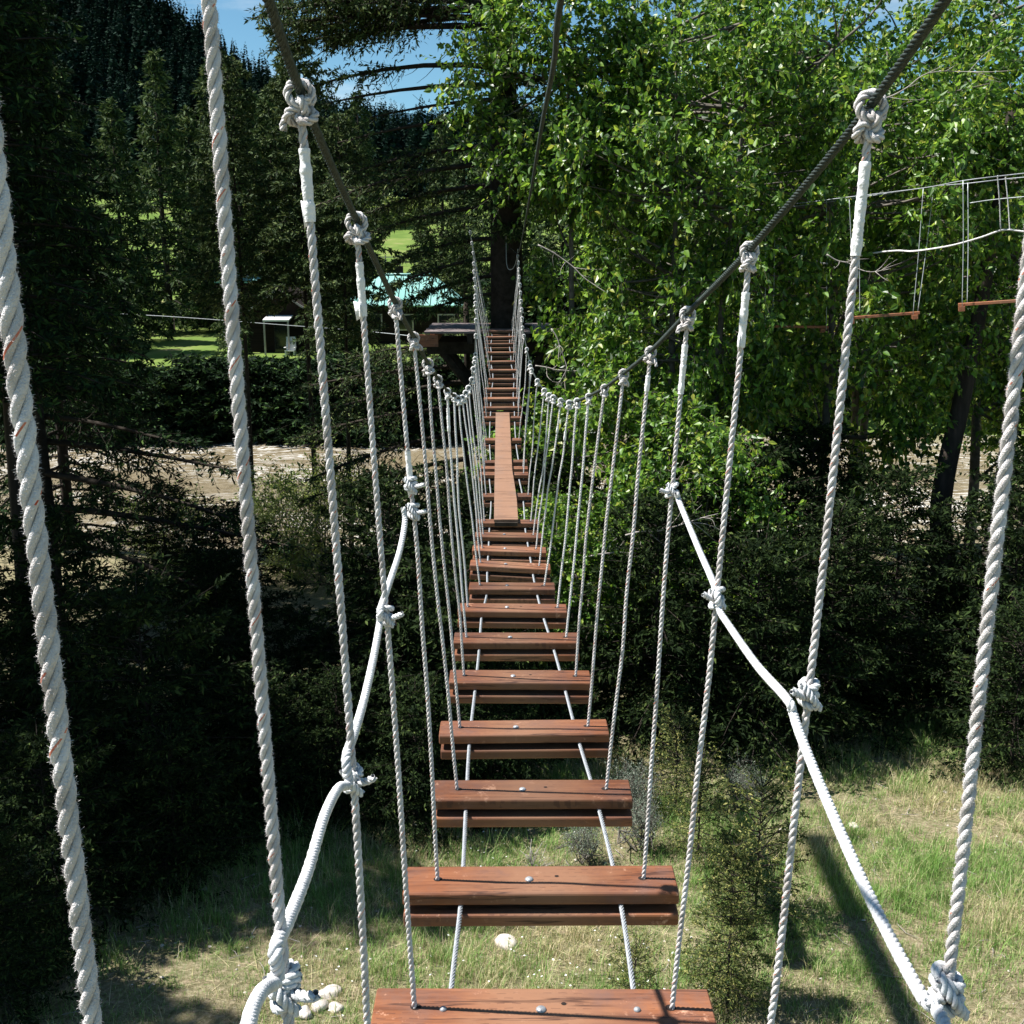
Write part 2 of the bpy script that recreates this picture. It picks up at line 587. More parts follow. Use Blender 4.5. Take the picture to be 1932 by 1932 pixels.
# ------------------------------------------------------------------ terrain
_rs = np.random.default_rng(5)
_K = [(_rs.uniform(.15, .5), _rs.uniform(0, 6.28), _rs.uniform(0, 6.28), _rs.uniform(.4, 1)) for _ in range(5)]


def wob(x, y, f):
    s = 0.0
    for k, a, p, w in _K:
        s = s + w * np.sin((x * math.cos(a) + y * math.sin(a)) * k * f + p) * np.cos((y * math.cos(a) - x * math.sin(a)) * k * f * 1.3 + 2 * p)
    return s / 3.0


U_PTS = [-1.6, -.9, -.46, -.30, -.227, -.15, -.08, 0.0, .1, .2, .46, .9, 1.6]
E_PTS = [.28, .27, .235, .198, .142, .098, .083, .09, .085, .09, .095, .11, .12]


def sstep(a, b, t):
    t = np.clip((t - a) / (b - a), 0, 1)
    return t * t * (3 - 2 * t)


def ground(x, y):
    x = np.asarray(x, float)
    y = np.asarray(y, float)
    near = -6.05 - 0.055 * (y - 8) + 0.05 * np.clip(x - 1, 0, 12) * sstep(4, 16, 20 - y) + 0.10 * wob(x, y, 2.2) + 0.05 * wob(x + 7, y, 7.0)
    shore = 26.0 + 2.2 * wob(x, 0 * y + 3, .6) - 0.12 * np.clip(x, -60, 60) * 0.3
    far_sh = 49.0 + 2.0 * wob(x + 20, 0 * y + 9, .5)
    lawn = -6.4 + 0.012 * (np.minimum(y, 95) - 60) + .12 * wob(x, y, .5)
    meadow = lawn + np.clip(y - 92, 0, 120) * 0.115
    u = x / np.maximum(y + 15, 5)
    crest = np.interp(u, U_PTS, E_PTS) * 480.0 - 6
    m0 = 8.0
    hill = m0 + (crest - m0) * sstep(190, 500, y) ** 0.85 - np.clip(y - 520, 0, 900) * 0.05 + 3.5 * wob(x, y, .09) * sstep(230, 330, y)
    h = near
    h = h + (-9.0 - h) * sstep(0, 3.2, y - shore)
    h = np.where(y > 40, -9.0 + (lawn + 9.0) * sstep(-1.0, 2.6, y - far_sh), h)
    h = np.where(y > 92, meadow, h)
    h = np.where(y > 190, np.maximum(hill, m0), h)
    return h


def on_ground(px, py):
    """walk down the view ray until it meets the ground"""
    u, v = (px - 966.0) / FPX, (966.0 - py) / FPX
    d = np.array((u, CP + SP * v, -SP + CP * v))
    for t in np.arange(3, 60, .02):
        p = d * t
        if p[2] < float(ground(p[0], p[1])):
            return p
    return d * 30


ys = np.concatenate([np.arange(-16, 30, .42), np.arange(30, 110, 1.3), 110 * (1.0 + np.arange(0, 60) * .012) ** 3.6])
us = np.sinh(np.linspace(-3.0, 3.0, 201)) / np.sinh(3.0) * 1.7
Xg = us[None, :] * (np.abs(ys)[:, None] + 15)
Yg = np.repeat(ys[:, None], len(us), 1)
Zg = ground(Xg, Yg)
nr, nc = Xg.shape
i = np.arange(nr - 1)[:, None] * nc
j = np.arange(nc - 1)[None, :]
q = np.stack([i + j, i + j + 1, i + nc + j + 1, i + nc + j], -1).reshape(-1, 4)
yc = Yg.ravel()[q].mean(1)
tm = np.where(yc < 47, 0, np.where(yc < 205, 1, 2)).astype(np.int32)


def ground_mat():
    m, t, b = new_mat('dry_grass_soil')
    tc = N(t, "ShaderNodeTexCoord")
    n1 = N(t, "ShaderNodeTexNoise", Scale=0.9, Detail=6, Roughness=0.65)
    n2 = N(t, "ShaderNodeTexNoise", Scale=11.0, Detail=8, Roughness=0.75)
    n3 = N(t, "ShaderNodeTexNoise", Scale=26.0, Detail=7, Roughness=0.78)
    for n in (n1, n2, n3):
        t.links.new(tc.outputs['Object'], n.inputs[0])
    r1 = ramp(t, [(0.36, (.085, .058, .038)), (0.5, (.25, .185, .125)), (0.64, (.46, .385, .285))])
    r2 = ramp(t, [(0.36, (.06, .11, .03)), (0.5, (.15, .17, .07)), (0.64, (.36, .30, .20))])
    t.links.new(n2.outputs[0], r2.inputs[0])
    t.links.new(n3.outputs[0], r1.inputs[0])
    mx = N(t, "ShaderNodeMixRGB")
    t.links.new(n1.outputs[0], mx.inputs[0])
    t.links.new(r1.outputs[0], mx.inputs[1])
    t.links.new(r2.outputs[0], mx.inputs[2])
    t.links.new(mx.outputs[0], b.inputs['Base Color'])
    b.inputs['Roughness'].default_value = 1.0
    b.inputs['Specular IOR Level'].default_value = 0.1
    bp = N(t, "ShaderNodeBump", Strength=0.9, Distance=0.06)
    t.links.new(n2.outputs[0], bp.inputs['Height'])
    t.links.new(bp.outputs[0], b.inputs['Normal'])
    return m


M['soil'] = ground_mat()
M['lawn'] = noise_mat('meadow_grass', [(0.25, (.060, .105, .020)), (0.45, (.095, .15, .030)), (0.58, (.13, .175, .042)), (0.72, (.22, .20, .095))], 0.30, 8, 1.0, 0.6, 3, spec=0.1)
M['forest_floor'] = noise_mat('forest_floor', [(0.3, (.012, .028, .012)), (0.7, (.03, .055, .022))], 0.05, 8, 1.0, spec=0.05)
gmb = MB().add(np.stack([Xg, Yg, Zg], -1), q, tm, True)
g = obj('ground', gmb, [M['soil'], M['lawn'], M['forest_floor']])
tag(g, kind='structure')

# distant ridge closing the valley, its haze painted in as blue
rx = np.linspace(-2600, 2600, 140)
prof = np.interp(rx, [-2600, -1200, -700, -200, 0, 250, 900, 2600], [420, 330, 300, 275, 268, 250, 300, 380]) * 0.93 + 10 * wob(rx, 0 * rx, .02) + 5 * wob(rx, 0 * rx, .09)
rows = [(2000, 0.0), (2120, 0.5), (2260, 1.0), (2500, .6), (2800, 0)]
V = np.stack([np.stack([rx, np.full_like(rx, y), prof * k + (4 * wob(rx, y + 0 * rx, .06) if 0 < k < 1 else 0)], -1) for y, k in rows])
n = len(rx)
i = np.arange(len(rows) - 1)[:, None] * n
j = np.arange(n - 1)[None, :]
q = np.stack([i + j, i + j + 1, i + n + j + 1, i + n + j], -1).reshape(-1, 4)
M['ridge'] = noise_mat('haze_blue_forest', [(0.3, (.020, .052, .085)), (0.7, (.04, .085, .12))], 0.02, 8, 1.0, spec=0.02)
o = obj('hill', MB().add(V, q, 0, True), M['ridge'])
tag(o, kind='structure')

# muddy river
def water_mat():
    m, t, b = new_mat('muddy_water')
    tc = N(t, "ShaderNodeTexCoord")
    mp = N(t, "ShaderNodeMapping")
    mp.inputs['Scale'].default_value = (0.8, 0.55, 1)
    t.links.new(tc.outputs['Object'], mp.inputs[0])
    n1 = N(t, "ShaderNodeTexNoise", Scale=1.1, Detail=8, Roughness=0.68, Distortion=1.2)
    n2 = N(t, "ShaderNodeTexNoise", Scale=4.5, Detail=6, Roughness=0.7, Distortion=0.8)
    for n_ in (n1, n2):
        t.links.new(mp.outputs[0], n_.inputs[0])
    r = ramp(t, [(0.36, (.14, .11, .062)), (0.5, (.205, .165, .10)), (0.62, (.28, .235, .155))])
    mx = N(t, "ShaderNodeMath", operation='MULTIPLY_ADD')
    mx.inputs[1].default_value = 0.55
    a = N(t, "ShaderNodeMath", operation='MULTIPLY')
    a.inputs[1].default_value = 0.45
    t.links.new(n2.outputs[0], a.inputs[0])
    t.links.new(n1.outputs[0], mx.inputs[0])
    t.links.new(a.outputs[0], mx.inputs[2])
    t.links.new(mx.outputs[0], r.inputs[0])
    # foam filaments along the crests of the rapids
    mp2 = N(t, "ShaderNodeMapping")
    mp2.inputs['Scale'].default_value = (0.22, 0.5, 1)
    t.links.new(tc.outputs['Object'], mp2.inputs[0])
    n3 = N(t, "ShaderNodeTexNoise", Scale=2.2, Detail=5, Roughness=0.6, Distortion=1.6)
    n4 = N(t, "ShaderNodeTexNoise", Scale=0.55, Detail=3, Roughness=0.5)
    t.links.new(mp2.outputs[0], n3.inputs[0])
    t.links.new(mp2.outputs[0], n4.inputs[0])
    fl = ramp(t, [(0.47, (0, 0, 0)), (0.50, (1, 1, 1)), (0.53, (0, 0, 0))])
    pt = ramp(t, [(0.40, (0, 0, 0)), (0.55, (1, 1, 1))])
    t.links.new(n3.outputs[0], fl.inputs[0])
    t.links.new(n4.outputs[0], pt.inputs[0])
    fm = N(t, "ShaderNodeMath", operation='MULTIPLY')
    t.links.new(fl.outputs[0], fm.inputs[0])
    t.links.new(pt.outputs[0], fm.inputs[1])
    fx = N(t, "ShaderNodeMixRGB")
    fx.inputs[2].default_value = (.80, .78, .73, 1)
    t.links.new(fm.outputs[0], fx.inputs[0])
    t.links.new(r.outputs[0], fx.inputs[1])
    t.links.new(fx.outputs[0], b.inputs['Base Color'])
    b.inputs['Roughness'].default_value = 0.12
    b.inputs['Specular IOR Level'].default_value = 0.4
    bp = N(t, "ShaderNodeBump", Strength=0.6, Distance=0.2)
    t.links.new(mx.outputs[0], bp.inputs['Height'])
    t.links.new(bp.outputs[0], b.inputs['Normal'])
    return m


M['water'] = water_mat()
wx, wy = np.meshgrid(np.linspace(-150, 150, 220), np.linspace(20, 56, 60))
wz = -8.0 + 0.05 * wob(wx, wy, 4.0) + 0.03 * wob(wx + 3, wy, 11.0)
n = wx.shape[1]
i = np.arange(wx.shape[0] - 1)[:, None] * n
j = np.arange(n - 1)[None, :]
q = np.stack([i + j, i + j + 1, i + n + j + 1, i + n + j], -1).reshape(-1, 4)
o = obj('water', MB().add(np.stack([wx, wy, wz], -1), q, 0, True), M['water'])
tag(o, kind='structure')


# ------------------------------------------------------------------ tree builders
def sprays(pos, d, L, Wd, rng, upbias=0.4):
    """diamond-shaped tufts: arrays of base points, directions, lengths and widths"""
    n = len(pos)
    nr_ = rng.normal(0, 1, (n, 3))
    nr_[:, 2] += upbias * 2
    sd = unit(np.cross(d, nr_)) * (Wd * 0.5)[:, None]
    L = L[:, None]
    droop = np.zeros((n, 3))
    droop[:, 2] = -0.12
    v = np.stack([pos, pos + d * L * .45 + sd, pos + (d + droop) * L, pos + d * L * .45 - sd], 1)
    return v.reshape(-1, 3)


def branch_sprays(rng, P0, dirh, L, rise, droop, ntw, ntuft, tl, tw, twig_len=.38, spread=55, tuft_rand=.55, start=.12, wood=None, wr=.02, wood_mat=0, curl=.0, fluff=.16):
    """one conifer limb: a curved wooden axis carrying a flat spray of needle-covered twigs"""
    side = np.array((-dirh[1], dirh[0], 0.0))
    s = np.linspace(0, 1, 6)
    ax = P0 + np.outer(s * L, dirh)
    ax[:, 2] += rise * s * L - droop * L * s ** 2 + curl * L * s ** 3
    ax += np.outer(np.sin(s * 3 + rng.uniform(0, 6)) * L * .03, side)
    if wood is not None:
        tube(wood, ax, np.linspace(wr, wr * .25, 6), 4, wood_mat, False)
    q = np.sort(rng.uniform(start, 1.0, ntw))
    A = np.stack([np.interp(q, s, ax[:, k]) for k in range(3)], -1)
    T = unit(np.stack([np.interp(q, s, unit(np.gradient(ax, axis=0))[:, k]) for k in range(3)], -1))
    sg = np.where(rng.uniform(size=ntw) < .5, -1.0, 1.0)
    ang = np.radians(rng.normal(spread, 10, ntw))
    td = T * np.cos(ang)[:, None] + side[None, :] * (sg * np.sin(ang))[:, None]
    td[:, 2] += rng.normal(-.08, fluff, ntw)
    td = unit(td)
    tlen = (L * twig_len * (1.08 - q) ** .8 + .10) * rng.uniform(.55, 1.2, ntw)
    r = (np.arange(ntuft)[None, :] + rng.uniform(.2, .9, (ntw, ntuft))) / ntuft
    pos = A[:, None, :] + td[:, None, :] * (tlen[:, None] * r)[..., None]
    pos[..., 2] -= (r ** 2) * tlen[:, None] * .12
    d = unit(td[:, None, :] * .8 + rng.normal(0, tuft_rand, (ntw, ntuft, 3)))
    n = ntw * ntuft
    k = rng.uniform(.65, 1.35, n)
    return sprays(pos.reshape(-1, 3), d.reshape(-1, 3), tl * k, tw * k, rng), A, td, tlen


def conifer(name, seed, H, R, nb, ntw, ntuft, tl, tw, base=.05, prof=.8, droop=.22, up=.45, fol='fir', bark='bark', trunk_r=None, nface=None, azf=None, rmin=.15, rand=.3, wood_sides=8):
    """meshes of one conifer standing at the origin: (crown, trunk)"""
    rng = np.random.default_rng(seed)
    cr, wd = MB(), MB()
    tr = trunk_r or H * .014
    zt = np.linspace(0, H * .98, 9)
    P = np.stack([.03 * H * .1 * np.sin(zt * .5 + seed), .03 * H * .1 * np.cos(zt * .4 + seed), zt], -1)
    P[0, 2] = -0.4
    tube(wd, P, np.linspace(tr, tr * .1, 9), wood_sides, 0, True)
    vs = []
    for b in range(nb):
        t = base + (1 - base) * ((b + rng.uniform(0, 1)) / nb) ** 1.0
        z = t * H
        L = (R * (1 - t) ** prof + rmin) * rng.uniform(1 - rand, 1 + rand * .5)
        az = b * 2.39996 + rng.normal(0, .35)
        if azf is not None:
            L *= azf(az, t)
        if L < .1:
            continue
        dirh = np.array((math.cos(az), math.sin(az), 0))
        rise = -.10 + up * t ** 1.5 + rng.normal(0, .10)
        p0 = np.array((np.interp(z, zt, P[:, 0]), np.interp(z, zt, P[:, 1]), z))
        k = max(4, int(ntw * (L / R) ** .8))
        v, *_ = branch_sprays(rng, p0, dirh, L, rise, droop * (1 - .5 * t), k, ntuft, tl, tw, wood=wd, wr=max(.008, tr * .22 * (L / R)))
        vs.append(v)
    # leader
    n = 60
    pos = np.stack([rng.normal(0, .03, n), rng.normal(0, .03, n), H * (.93 + .07 * rng.uniform(size=n))], -1)
    d = unit(np.stack([rng.normal(0, .7, n), rng.normal(0, .7, n), np.full(n, .8)], -1))
    vs.append(sprays(pos, d, np.full(n, tl), np.full(n, tw), rng))
    v = np.concatenate(vs)
    cr.add(v, np.arange(len(v)).reshape(-1, 4), 0, False)
    return cr.mesh(name + '_crown', M[fol]), wd.mesh(name + '_trunk', M[bark])


def plant_tree(name, meshes, loc, label, cat, group, rz=0.0, s=1.0, sz=None, tilt=0.0):
    e = empty(name, loc, label, cat, group)
    e.rotation_euler = (tilt, 0, rz)
    e.scale = (s, s, sz or s)
    link('crown', meshes[0], e)
    link('trunk', meshes[1], e)
    return e


def leaf_polys(pos, d, nrm, L, Wd):
    """ovate, slightly folded leaves"""
    sd = unit(np.cross(d, nrm))
    up = unit(np.cross(sd, d))
    L = L[:, None]
    Wd = Wd[:, None]
    f = .16
    a = pos
    r1 = pos + d * L * .28 + sd * Wd * .5 + up * Wd * f
    r2 = pos + d * L * .62 + sd * Wd * .36 + up * Wd * f * .6
    tip = pos + d * L - up * L * .06
    l2 = pos + d * L * .62 - sd * Wd * .36 + up * Wd * f * .6
    l1 = pos + d * L * .28 - sd * Wd * .5 + up * Wd * f
    v = np.stack([a, r1, r2, tip, l2, l1], 1).reshape(-1, 3)
    n = len(pos)
    b = np.arange(n)[:, None] * 6
    q = np.concatenate([b + np.array([[0, 1, 2, 3]]), b + np.array([[0, 3, 4, 5]])])
    return v, q


def leafy_twigs(rng, S, D, TL, nl, leaf_l, leaf_w, wood=None, hang=.55, wmat=0, wr=.004):
    """leaves set along twigs that start at S and run along D"""
    nt_ = len(S)
    r = (np.arange(nl)[None, :] + rng.uniform(.1, .9, (nt_, nl))) / nl
    pos = S[:, None] + D[:, None] * (TL[:, None] * r)[..., None]
    pos[..., 2] -= r ** 2 * TL[:, None] * .22
    pos = pos + rng.normal(0, .022, pos.shape)
    d = D[:, None] * .45 + rng.normal(0, .55, pos.shape)
    d[..., 2] -= hang
    d = unit(d)
    nrm = rng.normal(0, .5, pos.shape)
    nrm[..., 2] += .35
    nrm[..., 0] -= .25
    nrm = nrm + D[:, None] * .35
    n = nt_ * nl
    k = rng.uniform(.45, 1.2, n)
    v, q = leaf_polys(pos.reshape(-1, 3), d.reshape(-1, 3), unit(nrm).reshape(-1, 3), leaf_l * k, leaf_w * k)
    if wood is not None:
        for a in range(nt_):
            s = np.linspace(0, 1, 4)
            P = S[a] + np.outer(s * TL[a], D[a])
            P[:, 2] -= s ** 2 * TL[a] * .22
            tube(wood, P, np.linspace(wr, wr * .4, 4), 3, wmat, False)
    return v, q


def broadleaf(name, seed, H, centre, radii, nlobe, ntw, nl, leaf_l=.075, leaf_w=.052, stems=1, fol='leaf', bark='twig', lobe_r=.75, tr=.11, hang=.55, twig_l=(.45, 1.0), shell=.55):
    """a leafy tree at the origin: trunk, limbs to each lobe, leaf-bearing twigs round the lobes"""
    rng = np.random.default_rng(seed)
    cr, wd = MB(), MB()
    cx, cy, cz = centre
    roots = []
    for s in range(stems):
        a = rng.uniform(0, 6.28)
        z = np.linspace(-.4, H * .93, 9)
        lean = rng.uniform(.1, .35) * (stems > 1)
        P = np.stack([math.cos(a) * (.25 * (stems > 1) + lean * np.clip(z, 0, None) * .35) + cx * (z / H).clip(0) ** 1.5 + .06 * np.sin(z * .9 + s),
                      math.sin(a) * (.25 * (stems > 1) + lean * np.clip(z, 0, None) * .35) + cy * (z / H).clip(0) ** 1.5 + .06 * np.cos(z * .8 + s), z], -1)
        tube(wd, P, np.linspace(tr, tr * .15, 9), 8, 0, True)
        roots.append(P)
    SS, DD, TT = [], [], []
    for k in range(nlobe):
        u = unit(rng.normal(0, 1, 3))
        rr = rng.uniform(shell, 1.0) ** .7
        E = np.array((cx, cy, cz)) + u * np.array(radii) * rr
        if E[2] < .35:
            E[2] = .35 + rng.uniform(0, .5)
        P = roots[k % stems]
        za = max(.2, E[2] - rng.uniform(.5, 1.6))
        i0 = int(np.clip(np.searchsorted(P[:, 2], za), 1, len(P) - 1))
        A = P[i0]
        mid = (A + E) / 2 + rng.normal(0, .15, 3) + np.array((0, 0, -.12))
        lp = smooth_path([A, mid, E], 4)
        tube(wd, lp, np.linspace(max(.012, tr * .28), .006, len(lp)), 4, 0, False)
        out = unit(E - np.array((cx, cy, cz - .5)))
        D = unit(rng.normal(0, .75, (ntw, 3)) + out * .75 + np.array((0, 0, .1)))
        S = E + rng.normal(0, lobe_r * .35, (ntw, 3))
        SS.append(S)
        DD.append(D)
        TT.append(rng.uniform(*twig_l, ntw))
    v, q = leafy_twigs(rng, np.concatenate(SS), np.concatenate(DD), np.concatenate(TT), nl, leaf_l, leaf_w, wd, hang)
    cr.add(v, q, 0, False)
    return cr.mesh(name + '_crown', M[fol]), wd.mesh(name + '_trunk', M[bark])


def base_at(x, y, sink=.05):
    return (x, y, float(ground(x, y)) - sink)


# ------------------------------------------------------------------ tall dark firs left of the bridge
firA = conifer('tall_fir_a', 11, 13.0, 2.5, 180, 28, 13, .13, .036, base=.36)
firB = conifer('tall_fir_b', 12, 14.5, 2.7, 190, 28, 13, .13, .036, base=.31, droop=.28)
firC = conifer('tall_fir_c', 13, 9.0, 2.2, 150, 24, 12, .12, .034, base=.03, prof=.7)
LEFT = [
    ('tall dark fir at the left edge behind the nearest thick rope', firA, -6.9, 15.2, .3, 1.0, None),
    ('tall dark fir left of the river gap, behind the second white rope', firB, -8.3, 19.0, 1.9, .92, 1.0),
    ('darkest tall fir rising against the wooded mountain slope', firA, -11.2, 25.6, 4.0, 1.1, 1.2),
    ('tall dark fir at the top left corner, further back than its neighbour', firB, -10.8, 21.5, 2.8, 1.15, 1.2),
    ('narrower dark fir standing left of the green lawn', firC, -11.2, 27.2, .6, 1.3, 1.6),
    ('dense lower fir at the left edge below the others', firC, -8.0, 12.6, 5.1, .9, .9),
]
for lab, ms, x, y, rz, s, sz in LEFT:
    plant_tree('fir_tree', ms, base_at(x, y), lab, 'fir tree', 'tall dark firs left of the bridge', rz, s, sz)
# the rest of that stand, further left; it shades the trees in view
for k, (x, y, s) in enumerate([(-10.3, 13.2, 1.22), (-11.4, 15.0, 1.32), (-11.6, 18.8, 1.34),  (-8.6, 10.2, .95), (-9.1, 8.0, .82), (-9.6, 6.0, .76), (-10.6, 11.3, 1.1)]):
    plant_tree('fir_tree', (firA, firB)[k % 2], base_at(x, y), 'dark fir of the stand left of the bridge, beyond the picture edge', 'fir tree', 'firs beyond the left edge', k * 1.3, s)

# ------------------------------------------------------------------ dark low trees under the bridge, left of centre
bushA = conifer('low_fir_a', 21, 3.4, 1.35, 110, 22, 12, .085, .026, base=.03, prof=.55, droop=.1, up=.75, rmin=.25, fol='juniper_shade')
bushB = conifer('low_fir_b', 22, 2.6, 1.25, 100, 20, 12, .08, .026, base=.03, prof=.5, droop=.05, up=.8, rmin=.25, fol='juniper_shade')
LOW = [
    ('dark low juniper at the lower left behind the thick rope', bushA, -5.2, 12.2, 1.0), ('dark juniper beside the shaded grass at lower left', bushB, -3.9, 11.0, 1.05),
    ('dark juniper between the second and third left ropes', bushA, -3.35, 12.4, .62), ('black shaded juniper under the left ends of the steps', bushA, -1.5, 13.2, 1.05),
    ('shaded juniper straight below the middle of the bridge', bushA, -.55, 14.6, 1.0), ('shaded juniper below the bridge, further from the camera', bushB, .3, 17.0, 1.3),
    ('dark juniper with open twigs near the muddy bank at left', bushB, -6.2, 13.2, .85), ('dark juniper behind the left diagonal rope', bushB, -1.9, 15.4, .75),
    ('small dark juniper at the bridge centre line below the planks', bushB, -.6, 12.3, 1.1),
    ('shaded juniper left of the bridge foot cable', bushB, -1.4, 16.6, 1.2), ('low dark juniper below the river, between the thick ropes at left', bushA, -4.3, 15.4, .66),
    ('low dark juniper nearest the river at left', bushB, -5.0, 18.6, .85), ('flat dark juniper below the willow shrub', bushB, -4.7, 17.0, .66), ('small dark juniper behind the left diagonal cord', bushB, -2.9, 14.3, .62), ('dark juniper low on the bank left of the slim firs', bushA, -6.6, 20.4, .7),
    ('dark flat juniper bordering the sunny grass below the bridge, left', bushB, -2.75, 11.3, .66), ('dark flat juniper bordering the grass left of the second step', bushA, -1.95, 11.5, .52), ('dark flat juniper under the third step', bushB, -1.05, 11.2, .62), ('dark flat juniper at the shade edge below the fourth step', bushA, -.25, 11.7, .5),
    ('dark juniper in the lower left corner behind the thickest rope', bushB, -4.25, 9.2, .72), ('small dark juniper on the shaded grass at lower left', bushB, -3.35, 10.0, .6), ('dark juniper at the bottom left corner', bushB, -4.3, 8.0, .62),
]
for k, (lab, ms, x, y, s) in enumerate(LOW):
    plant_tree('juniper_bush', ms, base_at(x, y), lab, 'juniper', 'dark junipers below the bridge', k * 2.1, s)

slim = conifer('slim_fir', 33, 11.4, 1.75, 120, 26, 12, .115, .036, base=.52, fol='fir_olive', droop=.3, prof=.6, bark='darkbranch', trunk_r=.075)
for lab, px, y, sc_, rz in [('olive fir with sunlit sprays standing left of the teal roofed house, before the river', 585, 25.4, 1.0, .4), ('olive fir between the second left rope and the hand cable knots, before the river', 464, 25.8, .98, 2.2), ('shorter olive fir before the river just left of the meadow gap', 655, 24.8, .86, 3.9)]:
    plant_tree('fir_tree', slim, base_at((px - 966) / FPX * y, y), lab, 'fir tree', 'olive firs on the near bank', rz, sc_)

# ------------------------------------------------------------------ leaning dark fir limbs over the river (their own tree)
def limb_tree(name, loc, label, limbs, H, tr, seed, tl=.10, tw=.032, fol='fir_olive', bark='darkbranch', cat='fir tree'):
    """a tree built limb by limb: limbs = (height, azimuth deg, length, rise, droop, twigs, tufts, start)"""
    rng = np.random.default_rng(seed)
    cr, wd = MB(), MB()
    z = np.linspace(-.4, H, 10)
    P = np.stack([.05 * np.sin(z * .4), .05 * np.cos(z * .33) - .05, z], -1)
    tube(wd, P, np.linspace(tr, tr * .35, 10), 12, 0, True)
    vs = []
    for h, az, L, rise, droop, ntw, ntf, st in limbs:
        a = rad(az)
        v, A, td, tlen = branch_sprays(rng, np.array((0, 0, h)), np.array((math.cos(a), math.sin(a), 0)), L, rise, droop, ntw, ntf, tl, tw, wood=wd, wr=.012 * L + .014, start=st, twig_len=.34, fluff=.30, tuft_rand=.8)
        vs.append(v)
        for i in range(len(A)):
            tube(wd, np.stack([A[i], A[i] + td[i] * tlen[i] * .5, A[i] + td[i] * tlen[i]]), [.007, .005, .003], 3, 0, False)
        # bare dead twigs near the trunk
        for s in rng.uniform(.05, st + .1, 5):
            p = np.array((math.cos(a) * L * s, math.sin(a) * L * s, h + rise * s * L - droop * L * s * s))
            d = unit(np.array((math.cos(a), math.sin(a), 0)) * .5 + rng.normal(0, .6, 3) + np.array((0, 0, -.2)))
            tube(wd, np.stack([p, p + d * .25, p + d * .5 + np.array((0, 0, .05))]), [.008, .005, .003], 3, 0, False)
    e = empty(name, loc, label, cat)
    v = np.concatenate(vs)
    cr.add(v, np.arange(len(v)).reshape(-1, 4), 0, False)
    link('crown', cr.mesh(name + '_crown', M[fol]), e)
    link('trunk', wd.mesh(name + '_trunk', M[bark]), e)
    return e


rngL = np.random.default_rng(77)
# the big Douglas fir that carries the far end of the bridge
AX, AY = -.12, 20.35
AZ = float(ground(AX, AY))
limbs = []
for hz, az, L, rise, droop, ntw, ntf, st in [
    (3.05, 178, 3.5, .10, .20, 46, 16, .45), (2.75, 186, 3.0, .02, .12, 10, 10, .72), (2.55, 172, 2.4, -.02, .10, 6, 8, .75), (2.25, 190, 2.9, -.05, .12, 8, 9, .75),
    (3.65, 176, 4.1, .10, .16, 80, 18, .42), (3.8, 188, 3.8, .10, .15, 80, 18, .35), (3.95, 170, 4.2, .08, .15, 80, 18, .3), (4.05, 196, 3.8, .06, .14, 80, 18, .3), (3.85, 160, 3.4, .08, .15, 70, 18, .3), (4.35, 178, 4.3, .05, .16, 80, 18, .25), (4.0, 205, 2.8, .08, .15, 60, 18, .2), (3.9, 182, 4.0, .10, .16, 80, 16, .30), (4.5, 175, 3.9, .06, .14, 75, 16, .22), (5.1, 188, 4.0, .08, .14, 75, 16, .2), (5.7, 170, 3.6, .05, .12, 70, 16, .2),
    (4.2, 205, 3.4, .08, .14, 60, 16, .25), (4.9, 150, 3.0, .1, .14, 60, 16, .25), (5.6, 215, 3.2, .06, .14, 60, 16, .25),
    (1.75, 176, 3.2, .02, .22, 65, 16, .25), (1.45, 192, 3.3, .0, .22, 65, 16, .28), (1.1, 168, 2.9, .02, .22, 60, 16, .3), (.75, 186, 2.7, -.02, .2, 55, 16, .3),
    (.2, 178, 2.1, .02, .25, 55, 16, .25), (-.15, 194, 2.2, .0, .25, 55, 16, .22), (-.45, 170, 1.9, -.02, .25, 50, 16, .22), (-.75, 186, 1.6, -.05, .2, 44, 14, .25),
    (.9, 30, 2.4, .0, .2, 50, 14, .25), (2.0, 350, 2.6, .0, .2, 50, 14, .25), (3.2, 20, 2.6, .05, .2, 50, 14, .25), (4.4, 340, 2.8, .05, .2, 60, 14, .2),
    (5.2, 40, 2.8, .08, .2, 60, 14, .2), (2.6, 90, 2.5, .05, .2, 50, 14, .25), (4.1, 100, 2.8, .05, .2, 60, 14, .2), (2.3, 262, 1.7, .02, .2, 44, 16, .2), (1.5, 284, 1.6, .02, .2, 44, 16, .2), (.95, 256, 1.4, .0, .2, 40, 16, .2), (2.9, 286, 1.7, .02, .2, 44, 16, .2), (.45, 280, 1.2, .0, .2, 36, 16, .2), (5.3, 270, 2.2, .12, .12, 50, 14, .2), (6.2, 250, 2.4, .1, .12, 50, 14, .2)]:
    limbs.append((hz - AZ, az, L, rise, droop, ntw, ntf, st))
limb_tree('fir_tree', (AX, AY, AZ), 'big old fir with bare arching lower limbs, carrying the far end of the rope bridge', limbs, 13.5, .42, 41)

